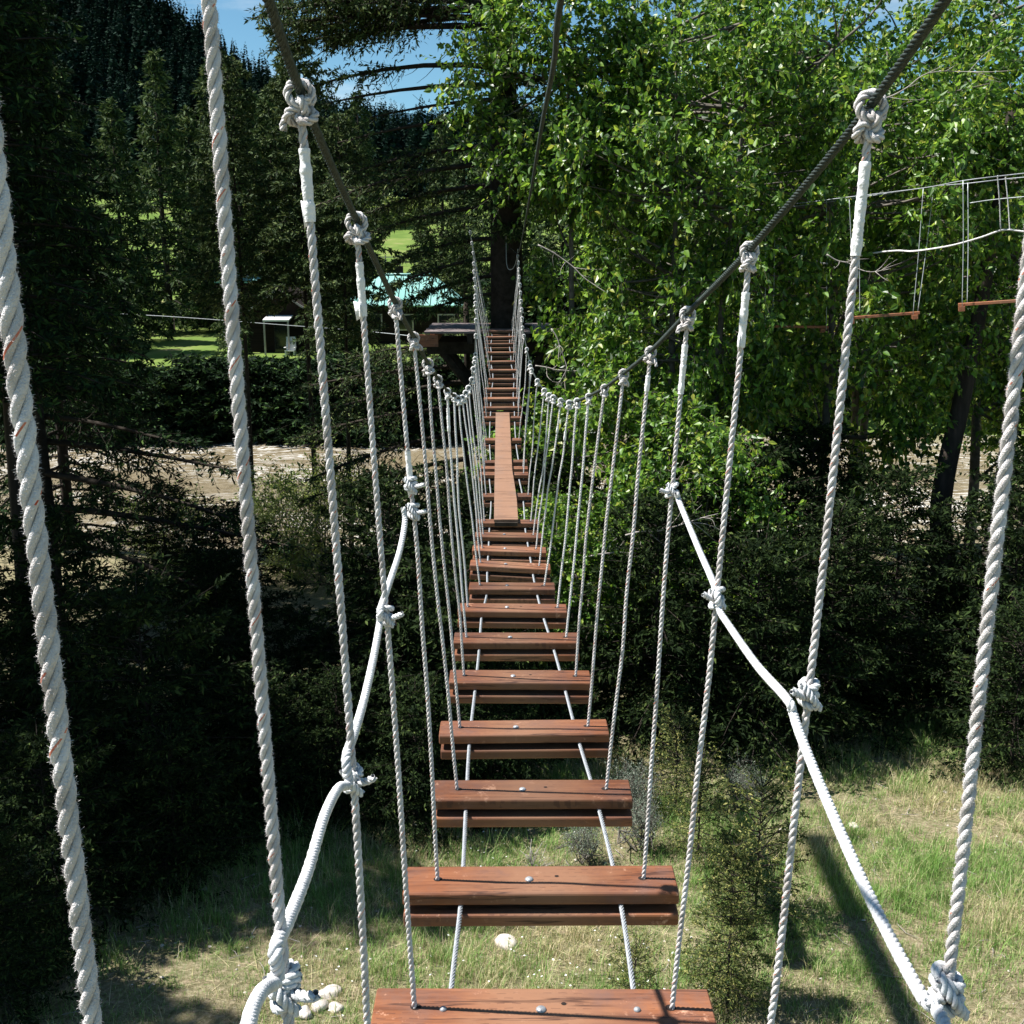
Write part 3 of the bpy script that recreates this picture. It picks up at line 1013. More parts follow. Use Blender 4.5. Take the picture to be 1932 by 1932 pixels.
# fir leaning its lit boughs over the river, left of the bridge ropes
bz = float(ground(-.95, 22.5))
lb = []
for hz, az, L, rise, droop, ntw, ntf, st in [
    (-2.3, 186, 3.4, -.02, .10, 60, 14, .25), (-2.6, 200, 3.2, -.05, .12, 55, 14, .3), (-3.1, 180, 3.6, -.06, .14, 60, 14, .3), (-3.6, 208, 3.4, -.1, .12, 60, 14, .35),
    (-4.2, 190, 3.3, -.12, .10, 50, 12, .35), (-1.9, 195, 2.4, .08, .16, 50, 14, .2), (-2.0, 165, 2.0, .05, .14, 50, 14, .2), (-1.6, 240, 1.4, .05, .1, 40, 12, .2), (-1.5, 100, 1.6, .1, .1, 40, 12, .2)]:
    lb.append((hz - bz, az, L, rise, droop, ntw, ntf, st))
limb_tree('fir_tree', (-.95, 22.5, bz), 'low fir with sunlit boughs reaching left over the brown river', lb, 5.9, .14, 43)

# dark fir boughs in front of the river at the left
bz = float(ground(-7.6, 17.6))
lb = []
for hz, az, L, rise, droop, ntw, ntf, st in [
    (-3.0, -12, 3.6, -.05, .05, 60, 12, .2), (-3.5, -25, 3.9, -.05, .06, 60, 12, .2), (-4.1, -8, 4.2, -.06, .05, 60, 12, .25), (-4.6, -30, 3.8, -.05, .05, 50, 12, .25), (-2.6, -20, 3.0, .0, .1, 50, 12, .2)]:
    lb.append((hz - bz, az, L, rise, droop, ntw, ntf, st))
limb_tree('fir_tree', (-7.6, 17.6, bz), 'black fir whose lowest boughs hang in front of the brown river', lb, 6.5, .16, 44, fol='fir')

# ------------------------------------------------------------------ bright leafy cottonwoods at the right
cwA = broadleaf('cottonwood_a', 51, 11.0, (0, 0, 7.2), (2.9, 2.3, 4.3), 100, 24, 14, .132, .080, stems=2, lobe_r=.55, twig_l=(.35, .85))
cwB = broadleaf('cottonwood_b', 52, 10.0, (0.3, 0, 6.4), (3.2, 2.5, 4.2), 104, 24, 14, .132, .080, stems=1, lobe_r=.55, twig_l=(.35, .85))
cwD = broadleaf('cottonwood_d', 54, 11.6, (-.55, -.2, 9.35), (1.5, 1.1, 1.85), 44, 24, 14, .122, .074, stems=1, tr=.09, lobe_r=.5, twig_l=(.35, .8))
cwC = broadleaf('cottonwood_c', 53, 5.0, (0, 0, 3.0), (1.5, 1.3, 2.2), 50, 20, 13, .115, .070, stems=3, lobe_r=.5, tr=.05, twig_l=(.3, .75))
COTTON = [
    ('leafy cottonwood whose crown hides the upper trunk of the big fir', cwD, 1.25, 19.2, 0.0, 1.0, 1.0),
    ('leafy cottonwood hugging the right side of the bridge ropes', cwA, 3.0, 18.9, .4, .92, 1.0), ('broad leafy cottonwood behind the taped right rope', cwB, 5.6, 19.6, 2.2, 1.0, 1.08),
    ('leafy cottonwood behind the second rope bridge at the right', cwA, 9.3, 21.0, 1.3, 1.1, 1.05), ('cottonwood at the right edge of the picture', cwB, 12.6, 19.0, 4.0, 1.05, 1.0),
    ('tall cottonwood standing further back among the others', cwB, 4.2, 24.6, .9, 1.05, 1.15), ('cottonwood filling the back between two nearer ones', cwA, 8.0, 26.0, 5.0, 1.1, 1.1),
    ('cottonwood far back at the right below the patch of sky', cwB, 13.5, 27.0, 2.9, 1.1, 1.0),
    ('young leafy cottonwood low beside the right hand ropes', cwC, 1.45, 17.0, .3, 1.0, 1.0), ('young cottonwood below the far end of the bridge', cwC, 1.0, 20.6, 2.0, 1.0, .85),
    ('young cottonwood behind the white diagonal rope at the right', cwC, 2.6, 15.6, 1.0, .9, .85), ('young cottonwood just right of the walking plank', cwC, .75, 15.0, 4.4, .72, .62),
]
for lab, ms, x, y, rz, s, sz in COTTON:
    plant_tree('cottonwood_tree', ms, base_at(x, y), lab, 'cottonwood', 'leafy cottonwoods right of the bridge', rz, s, sz)

# dead bleached boughs among the leaves
def dead_branch(loc, label, seed, L=1.6, d0=(1, 0, .2), mat='deadwood', r0=.012, nf=9):
    rng = np.random.default_rng(seed)
    mb = MB()
    p = np.array(loc, float)
    d = unit(np.array(d0, float))
    pts = [p]
    for k in range(6):
        d = unit(d + rng.normal(0, .18, 3))
        pts.append(pts[-1] + d * L / 6)
    P = smooth_path(pts, 4)
    tube(mb, P, np.linspace(r0, r0 * .3, len(P)), 5, 0, True)
    for k in range(nf):
        i = rng.integers(4, len(P) - 1)
        dd = unit(unit(P[i] - P[i - 1]) + rng.normal(0, .6, 3))
        l = L * rng.uniform(.12, .4)
        q_ = np.stack([P[i], P[i] + dd * l * .5 + rng.normal(0, .02, 3), P[i] + dd * l + rng.normal(0, .05, 3)])
        tube(mb, smooth_path(q_, 3), np.linspace(r0 * .45, r0 * .15, 7), 4, 0, True)
    o = obj('dead_branch', mb, M[mat], None, p)
    return tag(o, label, 'branch', 'bleached dead boughs')


DB = [
    (at(1015, 462, 17.2), 'pale forked bough sticking out beside the top of the far right ropes', 1.3, (1, .1, -.45)), 
    (at(1040, 620, 17.4), 'curled grey bough hanging right of the topmost steps', 1.0, (.6, 0, -.7)), 
    (at(1640, 190, 16.5), 'thin bare branch near the upper right corner', 1.6, (1, .1, .7)), 
    (at(1560, 480, 16.4), 'short bleached branch below the second rope bridge cable', 1.0, (.9, 0, -.3)), 
    (at(1010, 690, 17.8), 'stubby grey bough right of the far steps', 1.1, (1, 0, -.1)), (at(1180, 1010, 13.6), 'bare grey twigs right of the steps in the shade', 1.2, (1, 0, .2)),
    (at(1110, 1050, 14.0), 'crooked pale branch touching the right end of a step', .9, (1, 0, .25)),
]
for k, (p, lab, L, d) in enumerate(DB):
    dead_branch(p, lab, 300 + k, L, d)

# ------------------------------------------------------------------ dark undergrowth in the shade at the right
UND = [
    ('dark juniper in the shade right of the steps', bushA, 1.9, 13.9, .95), ('dark juniper behind the second right rope', bushB, 3.1, 13.4, 1.05), ('dark juniper in the deep shade behind the grass', bushA, 4.3, 14.2, .9),
    ('dark juniper left of the leaning trunk at the right', bushA, 5.5, 15.2, 1.0), ('dark juniper under the second rope bridge', bushB, 6.8, 14.4, 1.2), ('dark juniper at the right edge in the shade', bushA, 7.6, 15.8, 1.05),
    ('dark juniper deep in the shade between trunks', bushB, 3.6, 16.4, 1.35), ('dark fir sapling behind the white diagonal rope', bushA, 2.6, 17.2, 1.15), ('dark juniper near the right bank of the river', bushA, 5.0, 18.2, 1.1),
    ('dark juniper at the far right beyond the leaning trunk', bushA, 9.0, 17.0, 1.15), ('dark juniper at the right edge above the grass', bushB, 6.2, 12.7, .8),
]
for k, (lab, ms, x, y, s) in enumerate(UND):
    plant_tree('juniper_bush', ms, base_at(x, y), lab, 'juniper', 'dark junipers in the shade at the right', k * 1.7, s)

# the leaning dark trunk at the right
mb, mc = MB(), MB()
bx, by, bz = base_at(7.4, 18.3)
P = smooth_path([(bx - .1, by, bz - .3), (bx + .0, by, bz + 1.2), (bx - .15, by, bz + 2.6), (bx + .1, by + .1, bz + 4.4), (bx + .3, by + .1, bz + 6.5), (bx + .5, by + .2, bz + 9)], 5)
tube(mb, P, np.linspace(.24, .08, len(P)), 10, 0, True)
e = empty('cottonwood_tree', (bx, by, bz), 'dark thick trunk standing in the shade at the right with few leaves', 'cottonwood')
obj('trunk', mb, M['bark'], e)
rg = np.random.default_rng(9)
S = P[rg.integers(14, len(P), 130)] + rg.normal(0, .7, (130, 3))
D = unit(rg.normal(0, 1, (130, 3)))
v, q = leafy_twigs(rg, S, D, rg.uniform(.4, .9, 130), 14, .075, .05, None)
mc.add(v, q, 0, False)
obj('crown', mc, M['leaf'], e)

# ------------------------------------------------------------------ far bank: firs, meadow trees, hillside forest
ffA = conifer('bank_fir_a', 61, 14.0, 3.0, 120, 20, 8, .34, .10, base=.05, fol='fir_olive')
ffB = conifer('bank_fir_b', 62, 12.0, 2.7, 110, 20, 8, .34, .10, base=.05, fol='fir_olive', droop=.3)
ffC = conifer('bank_fir_c', 63, 4.2, 2.0, 80, 16, 8, .26, .09, base=.03, fol='fir', prof=.5, up=.7, rmin=.4)
BANK = [
    (470, 86, 1.35, 'A'), (530, 90, 1.5, 'B'), (590, 88, 1.25, 'A'), (640, 93, 1.3, 'B'), (560, 100, 1.5, 'A'), (500, 98, 1.5, 'B'), (430, 88, 1.4, 'A'), (385, 92, 1.4, 'B'), (330, 84, 1.4, 'A'), (250, 76, 1.3, 'B'), (160, 70, 1.2, 'A'), (60, 68, 1.2, 'B'),
    (690, 110, 1.3, 'A'), (660, 104, 1.3, 'B'), (840, 100, 1.15, 'A'), (880, 94, 1.2, 'B'), (800, 108, .72, 'B'), (930, 88, 1.15, 'A'), (990, 74, 1.05, 'B'), (655, 67.0, .46, 'B'), (622, 68, .72, 'A'), (445, 66, .55, 'B'),
    (1060, 66, 1.05, 'A'), (1120, 72, 1.1, 'B'), (1190, 64, 1.0, 'A'), (1260, 70, 1.1, 'B'), (1330, 66, 1.05, 'A'), (1400, 62, 1.0, 'B'), (1480, 68, 1.1, 'A'), (1560, 64, 1.0, 'B'), (1640, 70, 1.1, 'A'), (1720, 65, 1.0, 'B'), (1800, 69, 1.1, 'A'), (1880, 66, 1.0, 'B'), (1950, 72, 1.05, 'A'),
]
for k, (px, y, s, kind) in enumerate(BANK):
    x = (px - 966) / FPX * y
    if px < 720:
        lab = 'olive green fir on the far bank behind the cabins'
    elif px < 1000:
        lab = 'dark fir behind the teal roofed house near the meadow'
    else:
        lab = 'fir on the far bank glimpsed behind the leafy cottonwoods'
    plant_tree('fir_tree', ffA if kind == 'A' else ffB, base_at(x, y), lab, 'fir tree', 'firs on the far bank, ' + ('left' if px < 720 else 'middle' if px < 1000 else 'right'), k * 1.9, s)
for k in range(26):  # shade on the far bank put in as near-black shrubs
    px = 20 + k * 38 + rngL.uniform(-12, 12)
    y = 46.9 + rngL.uniform(0, 2.2)
    
    x = (px - 966) / FPX * y
    plant_tree('bank_shrub', ffC, (x, y, max(float(ground(x, y)), -8.25) - .1), 'dark bushy shrub added for the shade on the far river bank below the cabins', 'shrub', 'added dark shrubs along the far bank', k * 2.3, rngL.uniform(1.0, 1.25), rngL.uniform(.76, .90))
for k in range(14):
    px = 980 + k * 70 + rngL.uniform(-12, 12)
    y = 52.0 + rngL.uniform(0, 3.0)
    x = (px - 966) / FPX * y
    plant_tree('bank_shrub', ffC, (x, y, float(ground(x, y)) - .3), 'dark bushy shrub on the far bank seen through the cottonwoods', 'shrub', 'dark shrubs on the far bank at the right', k * 2.3, rngL.uniform(1.2, 1.7))

# bright shrubs at the edge of the meadow
for k, (px, y, s) in enumerate([(700, 168, 1.5), (728, 172, 1.8), (755, 175, 1.4), (782, 178, 1.2), (806, 180, 1.3)]):
    x = (px - 966) / FPX * y
    if k == 0:
        msh = broadleaf('meadow_shrub', 71, 2.2, (0, 0, 1.3), (1.6, 1.6, 1.0), 40, 14, 9, .22, .16, stems=3, fol='shrub', tr=.04, lobe_r=.8)
    plant_tree('meadow_shrub', msh, base_at(x, y), 'light green shrub at the upper edge of the meadow', 'shrub', 'light shrubs above the meadow', k, s)

# hillside forest: a far-off wood that reads as one mass
rg = np.random.default_rng(404)
var = []
for s in range(4):
    r2 = np.random.default_rng(800 + s)
    n = 210
    t = r2.uniform(.04, 1, n) ** .8
    az = r2.uniform(0, 6.28, n)
    R = 2.1 * (1 - t) ** .85 + .1
    d = np.stack([np.cos(az), np.sin(az), -.35 + .6 * t], -1)
    pos = np.stack([0.25 * R * np.cos(az), .25 * R * np.sin(az), t * 12], -1)
    var.append(sprays(pos, unit(d), R * r2.uniform(.7, 1.15, n), (R * .75 + .15), r2, .8))
vs = []
cnt = 0
while cnt < 2600:
    y = rg.uniform(214, 520)
    u = rg.uniform(-.56, .56)
    if rg.uniform() > .45 and u > .1:
        continue
    x = u * y
    z = float(ground(x, y)) - .3
    s = rg.uniform(.7, 1.45)
    a = rg.uniform(0, 6.28)
    v = var[rg.integers(0, 4)]
    c_, s_ = math.cos(a), math.sin(a)
    vs.append(np.stack([(v[:, 0] * c_ - v[:, 1] * s_) * s * 1.1 + x, (v[:, 0] * s_ + v[:, 1] * c_) * s * 1.1 + y, v[:, 2] * s * 1.15 + z], -1))
    cnt += 1
v = np.concatenate(vs)
o = obj('forest', MB().add(v, np.arange(len(v)).reshape(-1, 4), 0, False), M['fir_haze'])
tag(o, kind='stuff')

# ------------------------------------------------------------------ buildings on the far bank
M['logwall'] = noise_mat('dark_log_wall', [(0.3, (.010, .007, .005)), (0.7, (.026, .018, .014))], 2.0, 5, 0.9, 0.8, 6, (.15, 1, 6), spec=0.1)
M['trim'] = noise_mat('pale_trim', [(0.3, (.35, .30, .26)), (0.7, (.5, .45, .4))], 3, 4, 0.8)
M['glass'] = noise_mat('dark_window_glass', [(0.3, (.01, .012, .014)), (0.7, (.02, .022, .025))], 2, 2, 0.08, spec=0.6)
M['white'] = noise_mat('white_paint', [(0.3, (.6, .6, .58)), (0.7, (.75, .75, .73))], 3, 4, 0.7)


def roof_mat():
    m, t, b = new_mat('teal_metal_roof')
    tc = N(t, "ShaderNodeTexCoord")
    nz = N(t, "ShaderNodeTexNoise", Scale=0.7, Detail=5)
    t.links.new(tc.outputs['Object'], nz.inputs[0])
    r = ramp(t, [(0.3, (.15, .34, .30)), (0.7, (.23, .43, .385))])
    t.links.new(nz.outputs[0], r.inputs[0])
    t.links.new(r.outputs[0], b.inputs['Base Color'])
    b.inputs['Roughness'].default_value = 0.45
    b.inputs['Specular IOR Level'].default_value = 0.4
    return m


M['teal'] = roof_mat()


def slab(mb, pts, th, mat=0):
    """a flat polygon given as 4 corners (quad) thickened downward"""
    p = np.array(pts, float)
    n = unit(np.cross(p[1] - p[0], p[2] - p[0]))
    if n[2] < 0:
        p = p[::-1]
        n = -n
    v = np.vstack([p, p - n * th])
    f4 = [(0, 1, 2, 3), (7, 6, 5, 4), (0, 4, 5, 1), (1, 5, 6, 2), (2, 6, 7, 3), (3, 7, 4, 0)]
    mb.add(v, f4, mat, False)
    return n


def ribs(mb, a0, a1, b0, b1, step, n, w=.06, h=.07):
    """standing seams between the eave line a0-a1 and the ridge line b0-b1"""
    a0, a1, b0, b1 = [np.array(p, float) for p in (a0, a1, b0, b1)]
    k = int(np.linalg.norm(a1 - a0) / step)
    ex = unit(a1 - a0)
    for i in range(k + 1):
        t = i / k
        p = a0 + (a1 - a0) * t
        # run straight up the slope until the hip edge or the ridge
        up = unit(np.cross(n, ex))
        if up[2] < 0:
            up = -up
        ln = np.dot(b0 - a0, up)
        tb = np.dot(p - b0, ex)
        lb = np.dot(b1 - b0, ex)
        if tb < 0:
            ln *= max(0.0, 1 - (-tb) / max(np.dot(b0 - a0, ex), 1e-6))
        elif tb > lb:
            ln *= max(0.0, 1 - (tb - lb) / max(np.dot(a1 - b1, ex), 1e-6))
        if ln < .2:
            continue
        c = p + up * ln / 2 + n * h / 2
        R = np.stack([ex, up, n], 1)
        box(mb, c, (w, ln, h), 0, R)


def hip_house():
    x0, x1, y0, y1 = -11.2, -3.3, 75.0, 82.0
    zb = -6.6
    ze, zr = -3.62, -1.72
    e = empty('house', ((x0 + x1) / 2, (y0 + y1) / 2, zb), 'dark log house with a wide teal metal hip roof across the river', 'house')
    w = MB()
    box(w, ((x0 + x1) / 2, (y0 + y1) / 2, (zb + ze) / 2), (x1 - x0 - 1.0, y1 - y0 - 1.0, ze - zb - .02))
    obj('wall', w, M['logwall'], e)
    r = MB()
    A, B, C, D = (x0, y0, ze), (x1, y0, ze), (x1, y1, ze), (x0, y1, ze)
    ym = (y0 + y1) / 2
    R0, R1 = (x0 + 2.1, ym, zr), (x1 - 2.1, ym, zr)
    n = slab(r, [A, B, R1, R0], .12)
    ribs(r, A, B, R0, R1, .42, n)
    n = slab(r, [C, D, R0, R1], .12)
    hl = np.array([D, A, R0])
    hr = np.array([B, C, R1])
    for tri in (hl, hr):
        nn = unit(np.cross(tri[1] - tri[0], tri[2] - tri[0]))
        nn = nn if nn[2] > 0 else -nn
        v = np.vstack([tri, tri - nn * .12])
        r.add(v, [(0, 1, 2), (5, 4, 3)], 0, False)
        r.add(v, [(0, 3, 4, 1), (1, 4, 5, 2), (2, 5, 3, 0)], 0, False)
    tube(r, [np.array(R0) + (0, 0, .05), np.array(R1) + (0, 0, .05)], .09, 6)
    ro = obj('roof', r, M['teal'], e)
    ch = MB()
    box(ch, (x0 + 3.3, ym + .9, zr + .05), (.55, .55, 1.1))
    obj('chimney', ch, M['logwall'], ro)
    for k, xx in enumerate((-9.3, -7.2, -4.4)):
        f = MB()
        box(f, (xx, y0 + .47, -4.75), (1.2, .06, 1.1))
        fo = obj('window', f, M['trim'], e)
        gmb_ = MB()
        box(gmb_, (xx, y0 + .435, -4.75), (1.0, .03, .9))
        obj('pane', gmb_, M['glass'], fo)
    dmb = MB()
    box(dmb, (-5.8, y0 + .46, -5.55), (1.0, .08, 2.05))
    do = obj('door', dmb, M['logwall'], e)
    hmb = MB()
    tube(hmb, [(-5.45, y0 + .41, -5.5), (-5.45, y0 + .33, -5.5)], .05, 6)
    obj('handle', hmb, M['bolt'], do)


hip_house()


def gable_house(cx, y0, w, dpt, zb, ze, zp, name, label, roofmat, porch):
    e = empty(name, (cx, y0 + dpt / 2, zb), label, 'cabin' if name == 'cabin' else 'shed')
    wl = MB()
    h = w / 2
    v = np.array([(cx - h, y0, zb), (cx + h, y0, zb), (cx + h, y0, ze), (cx, y0, zp - .15), (cx - h, y0, ze)])
    v = np.vstack([v, v + (0, dpt, 0)])
    wl.add(v, [(0, 1, 2, 3, 4), (9, 8, 7, 6, 5)], 0, False)
    wl.add(v, [(0, 5, 6, 1), (1, 6, 7, 2), (4, 9, 5, 0)], 0, False)
    obj('wall', wl, M['logwall'], e)
    r = MB()
    ov = .45
    sl = (zp - ze) / h
    for s in (-1, 1):
        a = (cx + s * (h + ov), y0 - ov, ze - ov * sl + .1)
        b = (cx + s * (h + ov), y0 + dpt + ov, ze - ov * sl + .1)
        c = (cx, y0 + dpt + ov, zp + .1)
        d = (cx, y0 - ov, zp + .1)
        slab(r, [a, b, c, d], .14)
    ro = obj('roof', r, M[roofmat], e)
    # barge boards
    bb = MB()
    for s in (-1, 1):
        a = np.array((cx + s * (h + ov), y0 - ov - .04, ze - ov * sl + .03))
        d = np.array((cx + s * .02, y0 - ov - .04, zp + .03))
        ex = unit(d - a)
        R = np.stack([ex, np.array((0, 1, 0)), unit(np.cross(ex, (0, 1, 0)))], 1)
        box(bb, (a + d) / 2, (np.linalg.norm(d - a), .05, .12), 0, R)
    obj('barge_board', bb, M['trim'], ro)
    if porch:
        pm = MB()
        slab(pm, [(cx - .75, y0 - 1.5, ze - .22), (cx + .85, y0 - 1.5, ze - .22), (cx + .85, y0 - .05, ze - .02), (cx - .75, y0 - .05, ze - .02)], .10)
        po = obj('porch_roof', pm, M['white'], e)
        for xx in (cx - .68, cx + .78):
            q = MB()
            box(q, (xx, y0 - 1.42, (zb + ze - .30) / 2), (.10, .10, ze - .32 - zb))
            obj('porch_post', q, M['trim'], po)
        dm = MB()
        box(dm, (cx + .1, y0 - .03, zb + 1.05), (.95, .07, 2.0))
        do = obj('door', dm, M['glass'], e)
        hm = MB()
        tube(hm, [(cx + .45, y0 - .07, zb + 1.0), (cx + .45, y0 - .13, zb + 1.0)], .04, 6)
        obj('handle', hm, M['bolt'], do)
    return e


gable_house(-14.45, 70.0, 4.4, 5.0, -6.45, -3.95, -2.45, 'cabin', 'dark log cabin with a white porch roof, left of the teal roofed house', 'logwall', True)
e = empty('shed', (-20.0, 84.0, -6.3), 'small dark shed with a teal roof half hidden by firs at the left', 'shed')
mb = MB()
box(mb, (-20.0, 84.0, -4.35), (2.6, 3.0, 3.9))
obj('wall', mb, M['logwall'], e)
mb = MB()
rp = [(-21.6, 82.2, -2.25), (-18.4, 82.2, -2.25), (-18.4, 85.8, -1.25), (-21.6, 85.8, -1.25)]
nrm_ = slab(mb, rp, .12)
ribs(mb, rp[0], rp[1], rp[3], rp[2], .4, nrm_)
obj('roof', mb, M['teal'], e)

# a pale chair on the porch
c = np.array((-13.55, 68.35, -6.42))
mb = MB()
box(mb, c + (0, 0, .38), (.6, .55, .06), 0, rot(rad(-8)))
box(mb, c + (0, .32, .78), (.6, .06, .9), 0, rot(rad(-18)))
for sx in (-.26, .26):
    box(mb, c + (sx, -.24, .19), (.07, .07, .36))
    box(mb, c + (sx, .24, .17), (.07, .07, .32))
    box(mb, c + (sx * 1.15, 0, .6), (.1, .65, .04))
o = obj('garden_chair', mb, M['white'], None, c)
tag(o, 'pale wooden garden chair standing below the white porch roof', 'chair')

# white rail fence in the meadow
e = None
fx = np.linspace(-17.5, -6.0, 8)
fy = 128.0
e = empty('rail_fence', (fx[0], fy, float(ground(fx[0], fy))), 'pale wooden rail fence across the sunny meadow', 'fence')
for x in fx:
    mb = MB()
    z = float(ground(x, fy))
    box(mb, (x, fy, z + .6), (.14, .14, 1.3))
    obj('post', mb, M['trim'], e)
for h in (.5, 1.05):
    mb = MB()
    for a, b in zip(fx[:-1], fx[1:]):
        za, zb_ = float(ground(a, fy)) + h, float(ground(b, fy)) + h
        box(mb, ((a + b) / 2, fy - .11, (za + zb_) / 2), (b - a, .05, .12), 0, rot(0, -math.atan2(zb_ - za, b - a)))
    obj('rail', mb, M['trim'], e)

# wire strung across in front of the cabins
P = [at(40, 584, 46), at(300, 596, 46), at(520, 612, 46), at(700, 626, 46), at(830, 640, 45)]
o = obj('wire', tube(MB(), smooth_path(P, 8), .012, 5), M['wire'], None, P[0])
tag(o, 'thin pale wire strung across in front of the cabins', 'wire')

# ------------------------------------------------------------------ rope bridge: geometry tables (metres, camera at the origin)
# step: distance, picture row of its back edge, left and right ends (px)
STEPS = [
    (2.10, 1862, 712, 1335), (2.70, 1632, 768, 1268), (3.30, 1470, 819, 1186), (3.90, 1357, 832, 1144), (4.50, 1264, 850, 1112), (5.10, 1193, 858, 1090), (5.70, 1138, 866, 1068),
    (6.30, 1098, 886, 1046), (6.90, 1059, 888, 1038), (7.50, 1030, 892, 1030), (8.10, 1004, 897, 1021), (8.70, 979, 900, 1015),
    (9.60, 930, 911, 1003), (10.50, 890, 905.6, 997), (10.80, 879, 905.6, 995.7), (11.10, 867, 911, 994.6), (12.0, 826, 913.7, 984), (13.0, 784.5, 911, 985),
    (13.6, 766, 912.5, 984.3), (14.2, 749, 913.2, 981.9), (14.8, 731, 915, 981), (15.4, 713, 922, 978), (16.0, 696, 922.3, 976), (16.6, 680, 919.4, 972), (17.2, 663, 917, 974.5), (17.8, 647, 914.2, 973), (18.4, 634, 916.2, 973.3), (19.0, 623, 916, 973)]
KNOT_L = [(672, 415), (745, 570), (780, 635), (807, 684), (826, 714), (844, 737), (856.6, 746), (865, 751), (872, 749), (878.5, 740), (884, 731), (890, 715), (893, 695), (895, 683), (896, 676), (897, 668), (897.6, 632), (898, 603), (898, 586), (897, 571), (897, 557), (896, 541), (895, 525), (894, 511), (893.5, 496), (892.5, 476), (890, 457), (887, 437)]
KNOT_R = [(1415, 470), (1298, 590), (1228, 662), (1177, 704), (1141, 731), (1111, 747), (1089, 756), (1074, 759), (1058, 755), (1044, 749), (1036, 745), (1027, 736), (1014, 718), (1003, 697), (1000.7, 690), (999.5, 683), (994, 658), (988.5, 633), (986, 617), (985, 600), (984, 583), (983, 567), (982, 551), (981, 536), (980, 521), (979, 507), (978, 494), (977, 482)]
TILT = {8: 3.0, 9: 1.6, 0: 0.3, 1: -.6, 2: -.3}
BW, BT = .138, .038           # board width and thickness
GAP = .021                    # between upper and lower board, where the cables run
rngB = np.random.default_rng(31)

ORD = ['first', 'second', 'third', 'fourth', 'fifth', 'sixth', 'seventh', 'eighth', 'ninth', 'tenth', 'eleventh', 'twelfth', 'thirteenth', 'fourteenth', 'fifteenth', 'sixteenth', 'seventeenth', 'eighteenth', 'nineteenth', 'twentieth', 'twenty-first', 'twenty-second', 'twenty-third', 'twenty-fourth', 'twenty-fifth', 'twenty-sixth', 'twenty-seventh', 'twenty-eighth']

S3 = []      # (centre xyz of the top face, length, tilt, hole half spacing, cable half spacing)
for i, (y, py, xl, xr) in enumerate(STEPS):
    a, b = at(xl, py, y + BW / 2), at(xr, py, y + BW / 2)
    L = float(np.linalg.norm(b - a))
    c = (a + b) / 2
    c[1] = y
    tilt = rad(TILT.get(i, rngB.normal(0, .5)))
    hs = .277 if i < 2 else .2375 if i < 7 else .183
    hs = min(hs, L / 2 - .035)
    cs = float(np.interp(i, [0, 1, 2, 3, 6, 7, 12, 27], [.208, .214, .213, .205, .165, .148, .142, .15]))
    S3.append((c, L, tilt, hs, cs))

# ------------------------------------------------------------------ the far platform round the big fir
pz = S3[-1][0][2] - .02
e = empty('tree_platform', (-.4, 19.9, pz), 'weathered wooden platform round the big fir at the far end of the bridge', 'platform')
for k in range(15):
    yb = 19.15 + k * .15
    if abs(yb - AY) < .52:
        segs = [(-1.5, AX - .47), (AX + .47, .72)]
    else:
        segs = [(-1.5, .72)]
    for a, b in segs:
        mb = MB()
        box(mb, ((a + b) / 2 + rngB.uniform(-.02, .02), yb, pz - .02), (b - a, .138, .036), 0, None, .004, 2)
        obj('deck_board', mb, M['deck'], e)
for xx in (-1.35, -.72, .25, .62):
    mb = MB()
    box(mb, (xx, 20.2, pz - .13), (.09, 2.25, .17))
    obj('joist', mb, M['orange_wood'] if xx == -1.35 else M['darkbranch'], e)
for yy in (19.75, 20.95):
    mb = MB()
    box(mb, (-.4, yy, pz - .33), (2.2, .14, .22))
    obj('beam', mb, M['darkbranch'], e)
for (sx, yy) in ((-1, 19.75), (1, 19.75), (-1, 20.95)):
    mb = MB()
    p0 = np.array((-1.25 if sx < 0 else .55, yy, pz - .38))
    p1 = np.array((AX + sx * .33, AY + (yy - AY) * .5, pz - 1.45 if sx < 0 else pz - 1.2))
    tube(mb, [p0, p1], .075, 8)
    obj('brace', mb, M['darkbranch'], e)
for xx in (-1.45,):
    mb = MB()
    box(mb, (xx + .02, 19.1, pz - .16), (.34, .06, .2))
    obj('fascia', mb, M['orange_wood'], e)

# ------------------------------------------------------------------ the steps
def board(c, L, R, dz):
    mb = MB()
    box(mb, c + R @ np.array((0, 0, dz)), (L, BW, BT), 0, R, .0085, 3)
    return mb


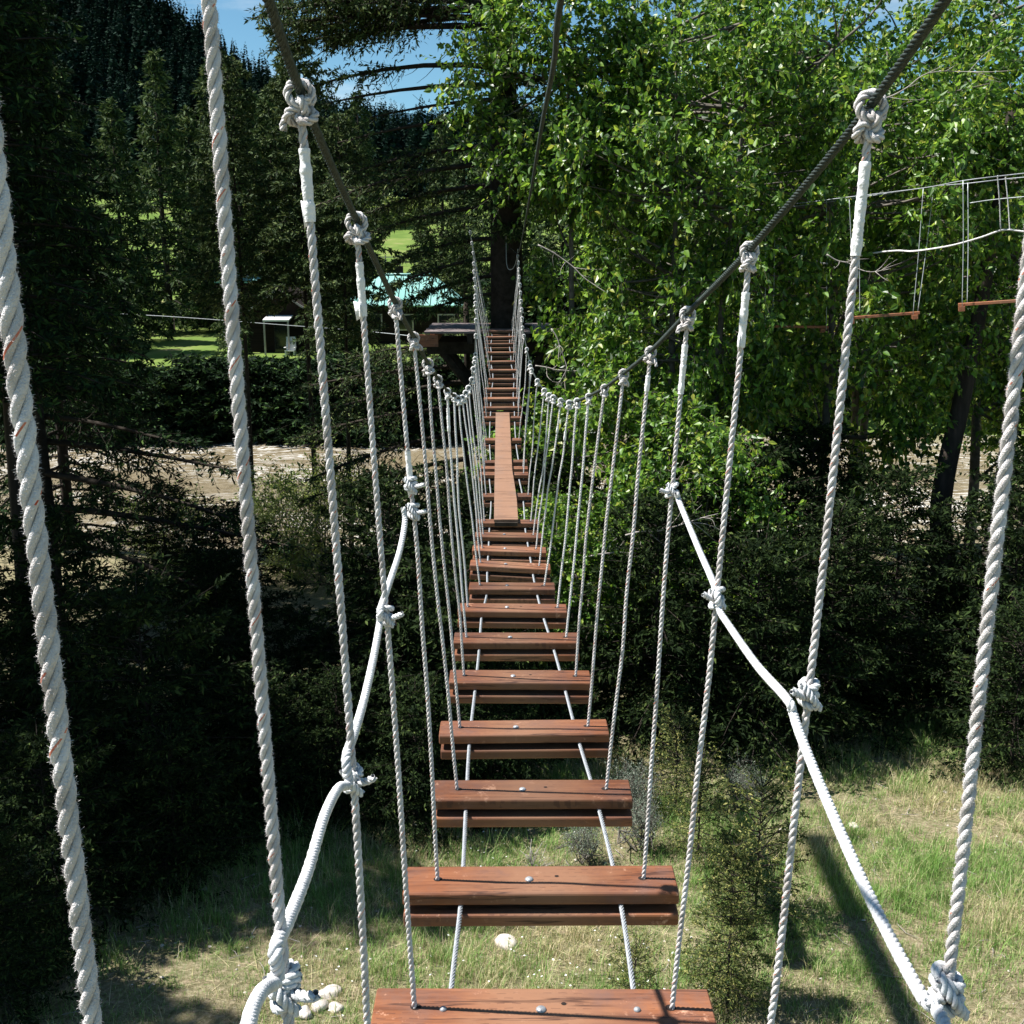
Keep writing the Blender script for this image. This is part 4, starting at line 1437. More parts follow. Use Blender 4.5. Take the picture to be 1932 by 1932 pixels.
for i, (c, L, tilt, hs, cs) in enumerate(S3):
    R = rot(rad(rngB.normal(0, .7)), -tilt * 1.0 if False else tilt, rad(rngB.normal(0, .6)))
    lab = {0: 'nearest red brown wooden step, cut by the bottom edge of the photo', 1: 'red brown wooden step second from the bottom of the photo, with a dark bolt hole',
           4: 'fifth wooden step from the bottom, its front edge chipped to yellow wood', 8: 'ninth wooden step from the bottom, tilted down to the right',
           27: 'last wooden step at the far platform, topmost of the steps'}.get(i, 'red brown wooden step, %s counted from the bottom of the photo' % ORD[i])
    e = empty('wooden_step', c - np.array((0, 0, BT * 2 + GAP)), lab, 'step', 'wooden steps of the rope bridge')
    ub = obj('upper_board', board(c, L, R, -BT / 2), M['step'], e)
    lbm = board(c + np.array((rngB.normal(0, .004), -.006 + rngB.normal(0, .002), 0)), L * rngB.uniform(.99, 1.0), R, -BT * 1.5 - GAP)
    obj('lower_board', lbm, M['step'], e)
    if i < 14:
        xs = [0.0] + ([-cs * 1.02, cs * 1.0] if i == 0 else [])
        for bx_ in xs:
            mb = MB()
            a = np.linspace(0, 2 * np.pi, 12, endpoint=False)
            rr = .0115 if bx_ == 0 else .008
            rings = [(rr, .0), (rr, .0015), (rr * .82, .004), (rr * .45, .0062)]
            v = np.concatenate([np.stack([k * np.cos(a), k * np.sin(a), np.full(12, h)], -1) for k, h in rings] + [np.array([[0, 0, .0068]])])
            v = (v + (bx_ - (.03 if i else .005), -.008 if i == 0 else -.004, .0004)) @ R.T + c
            f4 = [(r_ * 12 + j_, r_ * 12 + (j_ + 1) % 12, (r_ + 1) * 12 + (j_ + 1) % 12, (r_ + 1) * 12 + j_) for r_ in range(3) for j_ in range(12)]
            f3 = [(36 + j_, 36 + (j_ + 1) % 12, 48) for j_ in range(12)]
            mb.add(v, f4, 0, True)
            base = mb.n - len(v)
            mb.f.append(np.array(f3) + base)
            mb.m.append(np.zeros(12, np.int32))
            mb.s.append(np.full(12, True))
            obj('bolt', mb, M['bolt'], e)
        # flat dark discs painting the shade inside the rope holes
        for s in (-1, 1):
            mb = MB()
            a = np.linspace(0, 2 * np.pi, 16, endpoint=False)
            v = np.stack([.0105 * np.cos(a) * 1.15, .0105 * np.sin(a), np.full(16, .0007)], -1) + (s * hs, 0, 0)
            mb.add(v @ R.T + c, [tuple(range(16))], 0, False)
            obj('rope_hole_shade', mb, M['hole'], e)
        for hx in ([.045] if i in (0, 1, 2, 4, 6) else []):  # dark disc painting the shade in a bolt hole
            mb = MB()
            a = np.linspace(0, 2 * np.pi, 12, endpoint=False)
            v = np.stack([.006 * np.cos(a), .005 * np.sin(a), np.full(12, .0007)], -1) + (hx, .012, 0)
            mb.add(v @ R.T + c, [tuple(range(12))], 0, False)
            obj('bolt_hole_shade', mb, M['hole'], e)
    S3[i] = (c, L, tilt, hs, cs, R)

# ------------------------------------------------------------------ cables
def catenary(pts, n=8):
    return smooth_path(pts, n)


KL = [at(px, py, STEPS[i][0]) for i, (px, py) in enumerate(KNOT_L)]
KR = [at(px, py, STEPS[i][0]) for i, (px, py) in enumerate(KNOT_R)]
# the three places nearer than the first step in view
NEAR_Y = [1.52, .95, .52]
k0l, k0r = at(565, 170, 1.52), at(1645, 195, 1.52)


def ext(p, q, z):
    """the point at height z on the line through p and q"""
    t = (z - p[2]) / (q[2] - p[2])
    return p + (q - p) * t


nl = {0: (at(565, 170, 1.52), at(690, 1932, 1.52)), 1: (at(396, 0, .95), at(545, 1932, .95)), 2: (at(-20, 230, .60), at(174, 1932, .60))}
nr_ = {0: (at(1645, 195, 1.52), at(1450, 1932, 1.52)), 1: (at(1932, 550, .95), at(1776, 1932, .95))}
K1l, K1r = ext(*nl[1], .345), ext(*nr_[1], .335)
K2l = ext(*nl[2], .475)
K2r = np.array((.44, .60, .465))
cl = [np.array((K2l[0] + .02, -1.6, 1.55)), np.array((K2l[0], -.4, .86)), K2l, K1l, k0l] + KL + [KL[-1] + (KL[-1] - KL[-4]) * .25]
cr_ = [np.array((K2r[0] - .02, -1.6, 1.5)), np.array((K2r[0], -.4, .84)), K2r, K1r, k0r] + KR + [KR[-1] + (KR[-1] - KR[-4]) * .25]
# run each hand cable on to the trunk
cl.append(np.array((AX - .40, AY - .12, cl[-1][2] + .05)))
cr_.append(np.array((AX + .34, AY - .26, cr_[-1][2] + .06)))
for P, lab in ((cl, 'dark steel hand cable on the left, sagging through the white rope knots'), (cr_, 'dark steel hand cable on the right, sagging through the white rope knots')):
    pp = catenary(P, 8)
    mb = laid_rope(MB(), pp, .0066, .075, 6, 5, 8)
    o = obj('hand_cable', mb, M['cable_dark'], None, P[4])
    tag(o, lab, 'cable', 'steel cables of the rope bridge')
for s, lab in ((-1, 'grey steel foot cable running between the step boards on the left'), (1, 'grey steel foot cable running between the step boards on the right')):
    P = []
    for (c, L, tilt, hs, cs, R) in S3:
        P.append(c + R @ np.array((s * cs, 0, -BT - GAP / 2)))
    P = [P[0] + (P[0] - P[1]) * 2.2 + (s * -.01, 0, -.05)] + P + [P[-1] + (s * .08, .45, .02)]
    mb = laid_rope(MB(), catenary(P, 6), .0066, .075, 5, 6, 9)
    o = obj('foot_cable', mb, M['cable'], None, P[1])
    tag(o, lab, 'cable', 'steel cables of the rope bridge')
P = [np.array((.085, -1.2, .52)), np.array((.086, .4, .45)), at(1058, 0, 2.0), at(1045, 120, 2.53), at(1020, 250, 3.66), at(1000, 370, 6.3), at(985, 450, 12.5), at(977, 478, 18.6), np.array((AX + .1, AY - .40, .02))]
o = obj('overhead_cable', laid_rope(MB(), catenary(P, 10), .0062, .07, 6, 5, 8), M['cable_dark'], None, P[2])
tag(o, 'dark overhead safety cable rising from the far fir to the top of the photo', 'cable', 'steel cables of the rope bridge')
P = [at(977, 470, 19.2), at(974, 492, 19.4), at(968, 506, 19.55), at(960, 508, 19.6), at(956, 498, 19.7), at(955, 470, 19.85), at(955, 430, 19.9)]
o = obj('rope_loop', tube(MB(), smooth_path(P, 8), .007, 6), M['wire'], None, P[3])
tag(o, 'slack pale rope loop hanging on the trunk of the big fir', 'rope')

# ------------------------------------------------------------------ hanging ropes with knots
RR = .0057


def knot_mesh(K, ct, down, seed, scale=1.0, fine=True, mbk=None):
    """a stopper hitch: loop over the cable and a rounded overhand knot under it"""
    rng = np.random.default_rng(seed)
    mb = mbk or MB()
    ct = unit(ct)
    down = unit(down)
    sd = unit(np.cross(ct, down))
    # loop over the cable
    a = np.linspace(-.15, 1, 20) * 2 * np.pi * .93 + rng.uniform(-.2, .2)
    rr = .0150 * scale
    lp = K - down * -.004 * scale + (np.sin(a)[:, None] * sd * rr - np.cos(a)[:, None] * -down * rr) + ct * np.linspace(-.007, .007, 20)[:, None] * scale
    r = RR * scale * .98
    t = np.linspace(0, 2 * np.pi, 34)
    x = (np.sin(t) + 2 * np.sin(2 * t)) / 3
    y = (np.cos(t) - 2 * np.cos(2 * t)) / 3
    z = -np.sin(3 * t)
    ph = rng.uniform(0, 6.28)
    x, y, z = x * rng.uniform(.85, 1.2), y * rng.uniform(.8, 1.15), z * rng.uniform(.8, 1.4)
    u1 = sd * math.cos(ph) + ct * math.sin(ph)
    u1 = unit(u1 - down * u1.dot(down))
    u2 = unit(np.cross(down, u1))
    C = K + down * .027 * scale
    tr = C + (x[:, None] * u1 * .0165 + y[:, None] * down * .0165 + z[:, None] * u2 * .0085) * scale
    if fine:
        laid_rope(mb, lp, r, .030 * scale, 3, 6, 12, rng.uniform(0, 6))
        laid_rope(mb, tr, r, .030 * scale, 3, 6, 12, rng.uniform(0, 6))
    else:
        tube(mb, lp[::2], r, 6)
        tube(mb, tr[::2], r, 6)
    if rng.uniform() > .4:
        return mb
    # short tail
    tp = C + u1 * .012 * scale
    tail = np.stack([tp, tp + unit(u1 + down * .6) * .013 * scale, tp + unit(u1 * .8 + down) * .024 * scale])
    if fine:
        laid_rope(mb, smooth_path(tail, 5), r * .95, .03, 3, 6, 10)
    else:
        tube(mb, tail, r, 5)
    return mb


def tape_mesh(P, i0, i1, rng, flag=True):
    """a spiral of white tape along the rope from fraction i0 to i1, with a torn end"""
    mb = MB()
    C, s = resample(P, .003)
    a, b = int(i0 * len(C)), int(i1 * len(C))
    seg = C[a:b]
    n = len(seg)
    turn = np.arange(n) * .003 / .024
    k = turn - np.floor(turn)
    r = RR * 1.22 + .0010 * k + .00025 * rng.normal(0, 1, n) + .0004 * np.sin(turn * 3.2)
    tube(mb, seg, r, 10, 0, False)
    if flag:
        p = seg[4]
        d = unit(seg[-1] - seg[0])
        for q_ in range(2):
            o1 = unit(np.cross(d, rng.normal(0, 1, 3)))
            o1 = unit(o1 + np.array((-.6, -.4, 0)))
            l = rng.uniform(.010, .018) * (1.0 if flag == 'end' else .6)
            v = np.array([p + d * .012, p + d * .012 + o1 * l + d * .004, p - d * .012 + o1 * l * .8 - d * .008, p - d * .012])
            v2 = v + unit(np.cross(d, o1)) * .0012
            mb.add(np.vstack([v, v2]), [(0, 1, 2, 3), (7, 6, 5, 4), (0, 4, 5, 1), (1, 5, 6, 2), (2, 6, 7, 3)], 0, True)
    return mb


TAPES = {('L', -1): (.912, .968, True), ('R', -1): (.895, .968, True), ('L', 0): (.908, .968, 'end'), ('R', 0): (.90, .965, True), ('R', 1): (.885, .965, True), ('L', 1): (.715, .785, 'end'), ('R', 2): (.93, .965, False), ('L', 5): (.86, .95, True), ('R', 7): (.82, .87, True), ('R', 8): (.83, .87, True)}


def rope_thing(side, idx, hole, K, ct, label, near=False):
    rng = np.random.default_rng(1000 + int((idx + 5) * 7) + (500 if side == 'R' else 0))
    down = unit(hole - K)
    e = empty('hanging_rope', hole, label, 'rope', 'white hanging ropes of the rope bridge')
    n = 9
    t = np.linspace(0, 1, n)
    P = hole + np.outer(t, K + down * .018 - hole)
    L = np.linalg.norm(K - hole)
    w = .0008 if idx <= -2 else .0016 if idx <= 0 else .0028 if idx < 6 else .004
    bend = np.cumsum(rng.normal(0, w, (n, 3)), 0) * np.sin(np.pi * t)[:, None]
    bend[:, 2] = 0
    P = smooth_path(P + bend, 6)
    fine = idx <= 6
    mats = [M['rope'] if idx <= 4 else M['rope_far'], M['tracer']]
    mb = MB()
    if idx <= -2:
        laid_rope(mb, P, RR * 1.04, .046, 3, 14, 18, rng.uniform(0, 6), 1, rng, 42000, .0021)
    elif idx <= 0:
        laid_rope(mb, P, RR, .045, 3, 12, 15, rng.uniform(0, 6), 1, rng, 16000, .0019)
    elif idx <= 6:
        laid_rope(mb, P, RR, .042, 3, 8, 11, rng.uniform(0, 6), 1 if idx < 4 else None, rng)
    elif idx <= 13:
        laid_rope(mb, P, RR, .042, 3, 5, 8, rng.uniform(0, 6))
    else:
        laid_rope(mb, P, RR * 1.05, .040, 3, 4, 5, rng.uniform(0, 6))
    obj('rope_strand', mb, mats, e)
    if K[2] < 3:
        obj('knot', knot_mesh(K, ct, down, int(rng.integers(0, 9999)), ((1.06 if idx < 0 else .96) if idx < 9 else 1.12) * rng.uniform(.9, 1.1), fine), mats[:1], e)
    key = (side, idx)
    if key in TAPES:
        a, b, fl = TAPES[key]
        obj('tape_wrap', tape_mesh(P, a, b, rng, fl), M['tape'], e)
    return P


ROPE_P = {}
for side in 'LR':
    Ks = KL if side == 'L' else KR
    nm = 'left' if side == 'L' else 'right'
    for i, K in enumerate(Ks):
        c, L, tilt, hs, cs, R = S3[i]
        hole = c + R @ np.array((-hs if side == 'L' else hs, 0, -BT - GAP))
        ct = Ks[min(i + 1, len(Ks) - 1)] - Ks[max(i - 1, 0)]
        lab = 'white twisted rope on the %s, holding the %s step counted from the bottom' % (nm, ORD[i])
        if (side, i) == ('L', 0):
            lab = 'white rope on the left with a torn tape flag, holding the nearest step'
        if (side, i) == ('R', 0):
            lab = 'white rope on the right holding the nearest step, taped under its knot'
        if (side, i) == ('R', 1):
            lab = 'white rope on the right holding the second step, top end of the right diagonal cord'
        if (side, i) == ('L', 1):
            lab = 'white rope on the left holding the second step, taped above a big double knot'
        ROPE_P[(side, i)] = rope_thing(side, i, hole, K, ct, lab)
NEARLAB = {('L', -1): 'white rope left of the nearest step, wrapped in long tape below its big knot', ('R', -1): 'white rope right of the nearest step, wrapped in long tape below its big knot',
           ('L', -2): 'fuzzy white rope crossing the left part of the photo from top to bottom', ('R', -2): 'thick white rope at the right edge of the photo', ('L', -3): 'thickest, fuzzy white rope with red flecks at the left edge of the photo'}
for side, D in (('L', nl), ('R', nr_)):
    for k, (a, b) in D.items():
        K = {('L', 0): k0l, ('L', 1): K1l, ('L', 2): K2l, ('R', 0): k0r, ('R', 1): K1r}[(side, k)]
        hole = ext(a, b, -1.50)
        idx = -1 - k
        ct = np.array((0, 1.0, -.45))
        ROPE_P[(side, idx)] = rope_thing(side, idx, hole, K, ct, NEARLAB[(side, idx)], True)

# ------------------------------------------------------------------ diagonal braided cords tied across the ropes
def on_rope(side, idx, px, py):
    """the point of a hanging rope that shows at picture row py"""
    P = ROPE_P[(side, idx)]
    d = P[:, 1] * CP - P[:, 2] * SP
    v = (P[:, 2] * CP + P[:, 1] * SP) / d
    rows = 966 - v * FPX
    k = int(np.argmin(np.abs(rows - py)))
    return P[k]


def cord(side, pts, knots, label, root):
    """pts: (px, py, y); knots: (rope index, py)"""
    P = [at(*p) for p in pts]
    e = empty('diagonal_cord', P[0], label, 'cord', 'braided white cords tied across the hanging ropes')
    rng = np.random.default_rng(root)
    sp = smooth_path(P, 10)
    mb = laid_rope(MB(), sp, .0068, .025, 3, 8, 12, 0.3, None, rng)
    obj('cord_strand', mb, M['rope_new'], e)
    for idx, py, big in knots:
        K = on_rope(side, idx, 0, py)
        up = np.array((0, 0, 1.0))
        mk = MB()
        for q_, dz in enumerate((-.012, 0.001, .014) if big else (-.008, .010)):
            a = np.linspace(0, 2 * np.pi * 1.08, 22)
            r = .0112 + .0012 * rng.uniform(-1, 1)
            tl = rng.uniform(-.5, .5)
            lp = K + np.stack([np.cos(a) * r, np.sin(a) * r, dz + np.sin(a + rng.uniform(0, 6)) * .006 * (1 + tl)], -1)
            laid_rope(mk, lp, .0058, .024, 3, 7, 11)
        a0 = K + np.array((.012 if side == 'L' else -.010, -.012, 0.0))
        o1 = unit(np.array((1.0 if side == 'L' else -.8, -.5, .25 + rng.uniform(-.2, .2))))
        laid_rope(mk, smooth_path([a0 - o1 * .01, a0 + o1 * .012, a0 + o1 * .026 + (0, 0, .004)], 6), .0058, .024, 3, 7, 11)
        # crossing wrap
        b0 = K + np.array((-.014, -.012, .020))
        b1 = K + np.array((.014, -.014, -.018))
        laid_rope(mk, smooth_path([b0, (b0 + b1) / 2 + (0, -.006, 0), b1], 8), .0058, .024, 3, 7, 11)
        obj('knot', mk, M['rope_new'], e)


cord('L', [(761, 958, 2.675), (764, 985, 2.66), (754, 1040, 2.55), (733, 1105, 2.3), (718, 1150, 2.07), (716, 1178, 2.07), (705, 1240, 1.93), (687, 1320, 1.75), (668, 1385, 1.58), (653, 1430, 1.49), (658, 1478, 1.48), (638, 1488, 1.44), (612, 1540, 1.32), (582, 1640, 1.16), (545, 1735, .99), (520, 1790, .92), (524, 1846, .92), (496, 1868, .88), (476, 1905, .82), (464, 1960, .76), (440, 2080, .66)],
     [(1, 925, True), (1, 968, True), (0, 1165, True), (-1, 1472, True), (-2, 1845, True)], 'braided white cord slanting down the left side from rope to rope', 61)
cord('R', [(1277, 930, 2.67), (1283, 950, 2.66), (1318, 1035, 2.42), (1350, 1110, 2.1), (1357, 1150, 2.07), (1374, 1178, 2.0), (1428, 1255, 1.75), (1484, 1318, 1.5), (1496, 1345, 1.48), (1512, 1392, 1.42), (1560, 1510, 1.28), (1640, 1690, 1.10), (1735, 1872, .94), (1768, 1905, .92), (1800, 1980, .86), (1860, 2120, .74)],
     [(1, 932, False), (0, 1142, True), (-1, 1328, True), (-2, 1892, True)], 'braided white cord slanting down the right side from rope to rope', 62)

# ------------------------------------------------------------------ the walking plank laid over the middle steps
pl = [(8.62, 1392), (9.3, 1180), (9.9, 1040), (10.3, 975), (10.75, 940), (11.6, 775), (13.05, 600)]
zc = lambda y: float(np.interp(y, [s[0][1] for s in S3], [s[0][2] for s in S3]))
e = empty('walkway_plank', (-.05, 10.8, zc(10.8)), 'long grey brown plank laid lengthwise over the middle steps', 'plank')
ybr = [8.60, 9.25, 10.12, 10.62, 11.35, 13.12]
mb = MB()
nn = 0
for a, b in zip(ybr[:-1], ybr[1:]):
    sub = np.linspace(a + .003, b - .003, 5)
    for p, q in zip(sub[:-1], sub[1:]):
        def ctr(y):
            t = (y - 8.6) / 4.5
            px = 963 + (1009 - 963) * 0
            left = np.interp(y, [8.6, 13.1], [932.0, 935.3])
            right = np.interp(y, [8.6, 9.3, 10.5, 11.6, 13.1], [977.5, 975, 966.5, 964, 961.0])
            z = zc(y) + .024 + .004
            d = y * CP - z * SP
            return np.array(((left - 966) * d / FPX, (right - 966) * d / FPX, z))
        l0, r0, z0 = ctr(p)
        l1, r1, z1 = ctr(q)
        v = np.array([(l0, p, z0), (r0, p, z0), (r1, q, z1), (l1, q, z1), (l0, p, z0 - .04 + .02), (r0, p, z0 - .02), (r1, q, z1 - .02), (l1, q, z1 - .02)])
        f = [(0, 1, 2, 3), (7, 6, 5, 4), (1, 5, 6, 2), (0, 3, 7, 4)]
        mb.add(v, f, 0, False)
        if p == sub[0]:
            mb.add(v, [(0, 4, 5, 1)], 0, False)
        if q == sub[-1]:
            mb.add(v, [(3, 2, 6, 7)], 0, False)
M['plank2'] = M['plank']
obj('plank_board', mb, M['plank'], e)
l0, r0, z0 = ctr(8.6)
mb = MB()
box(mb, ((l0 + r0) / 2, 8.605, z0 - .036), (r0 - l0 - .008, .05, .03), 0)
obj('end_cleat', mb, M['darkbranch'], e)

# ------------------------------------------------------------------ second rope course at the right
mat_w = M['wire']
CB = 1.28
def swing(px0, py0, px1, py1, y0, y1, tops, label):
    a, b = at(px0, py0, y0 * CB), at(px1, py1, y1 * CB)
    e = empty('swing_plank', (a + b) / 2, label, 'plank', 'hanging planks of the second rope course')
    ex = unit(b - a)
    ey = unit(np.cross((0, 0, 1), ex))
    R = np.stack([ex, ey, np.cross(ex, ey)], 1)
    mb = MB()
    box(mb, (a + b) / 2, (np.linalg.norm(b - a), .10, .038), 0, R, .004, 2)
    obj('board', mb, M['orange_wood'], e)
    for t in (.035, .93):
        p = a + (b - a) * t - R[:, 2] * .052
        mb = MB()
        box(mb, p, (.075, .26, .06), 0, R)
        obj('crosspiece', mb, M['orange_wood'], e)
    for t, off, (tx, ty, tyy) in tops:
        p = a + (b - a) * t + ey * off * .11
        q = at(tx, ty, tyy * CB)
        mb = tube(MB(), smooth_path([p - (0, 0, .03), (p + q) / 2 + (.008, 0, 0), q], 6), .0052, 5)
        obj('hanger_rope', mb, M['wire'], e)


swing(1808, 575, 1990, 563, 11.6, 11.3, [(.04, -1, (1817, 340, 11.6)), (.10, 1, (1826, 345, 11.9)), (.95, -1, (1975, 322, 11.3))], 'nearest orange hanging plank of the second rope course at the right edge')
swing(1602, 600, 1735, 590, 13.0, 12.8, [(.06, -1, (1602, 372, 13.0)), (.16, 1, (1618, 371, 13.2)), (.90, -1, (1742, 355, 12.8)), (.98, 1, (1762, 350, 13.1))], 'middle orange hanging plank of the second rope course')
swing(1410, 615, 1563, 617, 14.2, 14.0, [(.22, -1, (1443, 392, 14.2)), (.32, 1, (1462, 390, 14.4)), (.97, -1, (1559, 378, 14.0))], 'farthest orange hanging plank of the second rope course, half hidden by a white rope')
P0 = [at(1990, 321, 14.46), at(1905, 330, 14.72), at(1817, 341, 14.98), at(1740, 355, 16.00), at(1600, 372, 16.64), at(1480, 386, 17.79), at(1300, 398, 19.58), at(1150, 392, 22.40)]
P1 = [at(1990, 330, 14.85), at(1905, 337, 15.23), at(1826, 346, 15.49), at(1762, 352, 16.51), at(1618, 373, 17.15), at(1490, 390, 18.30), at(1300, 404, 19.97), at(1150, 399, 22.78)]
for P, lab in ((P0, 'front grey cable carrying the second rope course'), (P1, 'rear grey cable carrying the second rope course')):
    o = obj('course_cable', tube(MB(), smooth_path(P, 8), .007, 6), M['cable'], None, P[2])
    tag(o, lab, 'cable', 'cables of the second rope course')
P = [at(1990, 442, 14.59), at(1932, 437, 14.72), at(1893, 434, 14.85), at(1850, 448, 14.98), at(1800, 462, 15.23), at(1755, 470, 15.62), at(1720, 474, 16.13), at(1690, 473, 16.64), at(1645, 478, 17.2), at(1600, 489, 17.5), at(1578, 496, 17.7), at(1556, 497, 17.9), at(1535, 490, 18.2)]
o = obj('guide_rope', laid_rope(MB(), smooth_path(P, 8), .013, .05, 3, 5, 7), M['rope_far'], None, P[2])
tag(o, 'thick white sagging guide rope of the second rope course', 'rope')
for (a, b, lab) in ((at(1882, 331, 14.78), at(1888, 436, 14.85), 'left of two short white drop ropes at the upper right'), (at(1897, 334, 14.85), at(1905, 434, 14.85), 'right of two short white drop ropes at the upper right')):
    mb = laid_rope(MB(), smooth_path([a, (a + b) / 2 + (.006, 0, 0), b], 6), .0085, .04, 3, 5, 6)
    o = obj('drop_rope', mb, M['rope_far'], None, a)
    tag(o, lab, 'rope', 'short drop ropes of the second rope course')
P = [at(1830, 383, 15.10), at(1880, 376, 14.98), at(1990, 366, 14.59)]
o = obj('course_cable', tube(MB(), smooth_path(P, 6), .006, 5), M['wire'], None, P[0])
tag(o, 'thin lower cable across the two short drop ropes', 'cable', 'cables of the second rope course')
# log and crosspiece added out of view to cast the long shadow on the grass
ty0, ty1 = 4.0, 11.0
gz = float(ground(3.25, 9.5))
def shade_src(x, y, h):
    t = (h - float(ground(x, y))) / SUNV[2]
    return np.array((x, y, float(ground(x, y)))) + np.array(SUNV) * t
g_far, g_near = on_ground(1536, 1578), on_ground(1716, 1925)
g_near = g_far + (g_near - g_far) * 1.5
p_far, p_near = shade_src(g_far[0], g_far[1], 4.4), shade_src(g_near[0], g_near[1], 4.3)
mb = MB()
tube(mb, [p_near, p_far], .115, 10, 0, True)
e = empty('shadow_beam', (p_near + p_far) / 2, 'round log added out of view at the left to cast the long shadow', 'beam')
obj('log', mb, M['bark'], e)
ex = unit(p_far - p_near)
mb = MB()
box(mb, p_far - ex * .10 + (0, 0, .02), (.85, .14, .14))
obj('shadow_crosspiece', mb, M['bark'], e)

# ------------------------------------------------------------------ small plants, rocks, grass near the bridge
jy = conifer('young_juniper', 91, 2.25, .46, 125, 13, 11, .045, .013, base=.03, prof=.55, droop=-.12, up=.9, fol='juniper', rmin=.14, trunk_r=.022)
jy2 = conifer('young_juniper_b', 92, 1.5, .40, 60, 10, 11, .042, .013, base=.02, prof=.5, droop=-.2, up=1.0, fol='juniper', rmin=.14, trunk_r=.018)
for lab, ms, px, y, s in [
    ('sunlit yellow green juniper right of the nearest steps', jy, 1372, 7.9, .66), ('feathery pale juniper top behind the white rope, right of the steps', jy2, 1425, 9.2, .95),
    ('green juniper tucked behind the second step at right', jy2, 1318, 10.4, .75), ('upright juniper in half shade right of the third step', jy2, 1275, 11.6, .75),
    ('low yellow juniper under the nearest right foot cable', jy2, 1195, 7.6, .52)]:
    x = (px - 966) / FPX * (y * CP + 6 * SP)
    plant_tree('young_juniper', ms, base_at(x, y, .02), lab, 'juniper', 'young junipers on the sunny slope', px * .1, s)
# open-branched bright shrubs on the far side of the dark junipers
sh = broadleaf('bank_willow', 95, 2.4, (0, 0, 1.4), (1.0, 1.0, 1.1), 46, 14, 14, .085, .036, stems=4, fol='shrub', tr=.014, lobe_r=.4, hang=.1)
for lab, px, py, y, s in [('bright green willow shrub on the sunny bank left of the bridge', 600, 1190, 22.6, 1.0), ('yellow green willow shrub at the river edge left of the ropes', 545, 1170, 23.4, .8), ('yellow lit shrub low by the river at the left', 330, 1130, 23.5, .7), ('sunlit shrub at the left edge below the river', 90, 1420, 15.5, .55)]:
    x = (px - 966) / FPX * (y * CP + 7 * SP)
    plant_tree('willow_shrub', sh, base_at(x, y, .02), lab, 'shrub', 'bright shrubs near the river', px * .07, s)
# sagebrush
sg = broadleaf('sagebrush', 96, .55, (0, 0, .30), (.30, .30, .24), 26, 12, 10, .030, .009, stems=4, fol='sage', tr=.010, lobe_r=.2, hang=-.4, twig_l=(.10, .22))
for lab, px, py, y, s in [('round grey green sagebrush beside the second step', 1200, 1580, 10.6, .75), ('pale sagebrush in the shade edge right of the third step', 1190, 1530, 11.4, .8), ('low sagebrush at the shade edge on the grass slope', 1400, 1480, 11.5, .7), ('small sagebrush behind the bare twigs', 1100, 1610, 10.4, .6)]:
    x = (px - 966) / FPX * (y * CP + 6 * SP)
    plant_tree('sagebrush', sg, base_at(x, y, .02), lab, 'sagebrush', 'grey green sagebrush on the slope', px * .07, s)
# dead bush of grey twigs below the second step
rg = np.random.default_rng(17)
b0 = np.array(base_at((1005 - 966) / FPX * 11.6, 10.3, .02))
mb = MB()
for k in range(26):
    d = unit(np.array((rg.normal(0, .7), rg.normal(0, .7), rg.uniform(.3, 1))))
    L = rg.uniform(.15, .34)
    P = smooth_path([b0, b0 + d * L * .5 + rg.normal(0, .02, 3), b0 + d * L], 4)
    tube(mb, P, np.linspace(.005, .002, len(P)), 4)
    for q_ in range(3):
        dd = unit(d + rg.normal(0, .6, 3))
        tube(mb, np.stack([P[4], P[4] + dd * L * .35]), [.003, .0015], 3)
o = obj('dead_bush', mb, M['deadwood'], None, b0)
tag(o, 'small grey leafless bush on the grass just above the second step', 'bush')


def rock(loc, size, seed, label, group=None):
    rng = np.random.default_rng(seed)
    import bmesh
    bm = bmesh.new()
    bmesh.ops.create_icosphere(bm, subdivisions=3, radius=1)
    V = np.array([v.co[:] for v in bm.verts])
    F = np.array([[v.index for v in f.verts] for f in bm.faces])
    bm.free()
    k = rng.normal(0, 1, (7, 3))
    r = 1 + sum(.07 * np.sin(V @ k[i] * 2.2 + i) for i in range(7))
    for i in range(5):
        n = unit(rng.normal(0, 1, 3))
        dcut = rng.uniform(.62, .85)
        over = np.clip(V @ n - dcut, 0, None)
        V = V - over[:, None] * n * .8
    V = V * r[:, None] * np.array(size)
    c, s = math.cos(seed), math.sin(seed)
    V = np.stack([V[:, 0] * c - V[:, 1] * s, V[:, 0] * s + V[:, 1] * c, V[:, 2]], -1)
    o = obj('rock', MB().add(V + loc, F, 0, True), M['rock'], None, loc)
    return tag(o, label, 'rock', group)


RG = 'pale rocks in the grass'
for k, (px, py, sz, lab) in enumerate([
    (956, 1785, (.125, .10, .085), 'large white rounded rock below the second step'), (618, 1878, (.10, .08, .06), 'rounded pale rock at the top of the small rock pile'), (608, 1900, (.085, .075, .06), 'grey white rock in the middle of the rock pile'),
    (575, 1915, (.085, .07, .055), 'flat pale rock at the left of the rock pile'), (632, 1905, (.07, .06, .05), 'small pale rock at the right of the rock pile'), (1428, 1585, (.08, .06, .045), 'pale rock beside the end of the long shadow'),
    (1480, 1570, (.06, .05, .035), 'small tan rock above the end of the long shadow'), (1610, 1560, (.06, .05, .03), 'little flat rock in the grass right of the diagonal cord'), (735, 1985, (.07, .06, .05), 'pale rock left of the nearest step')]):
    rock(on_ground(px, py) + (0, 0, .012), sz, 40 + k, lab, RG)

# grass over the slope: nobody could count it
rg = np.random.default_rng(2024)


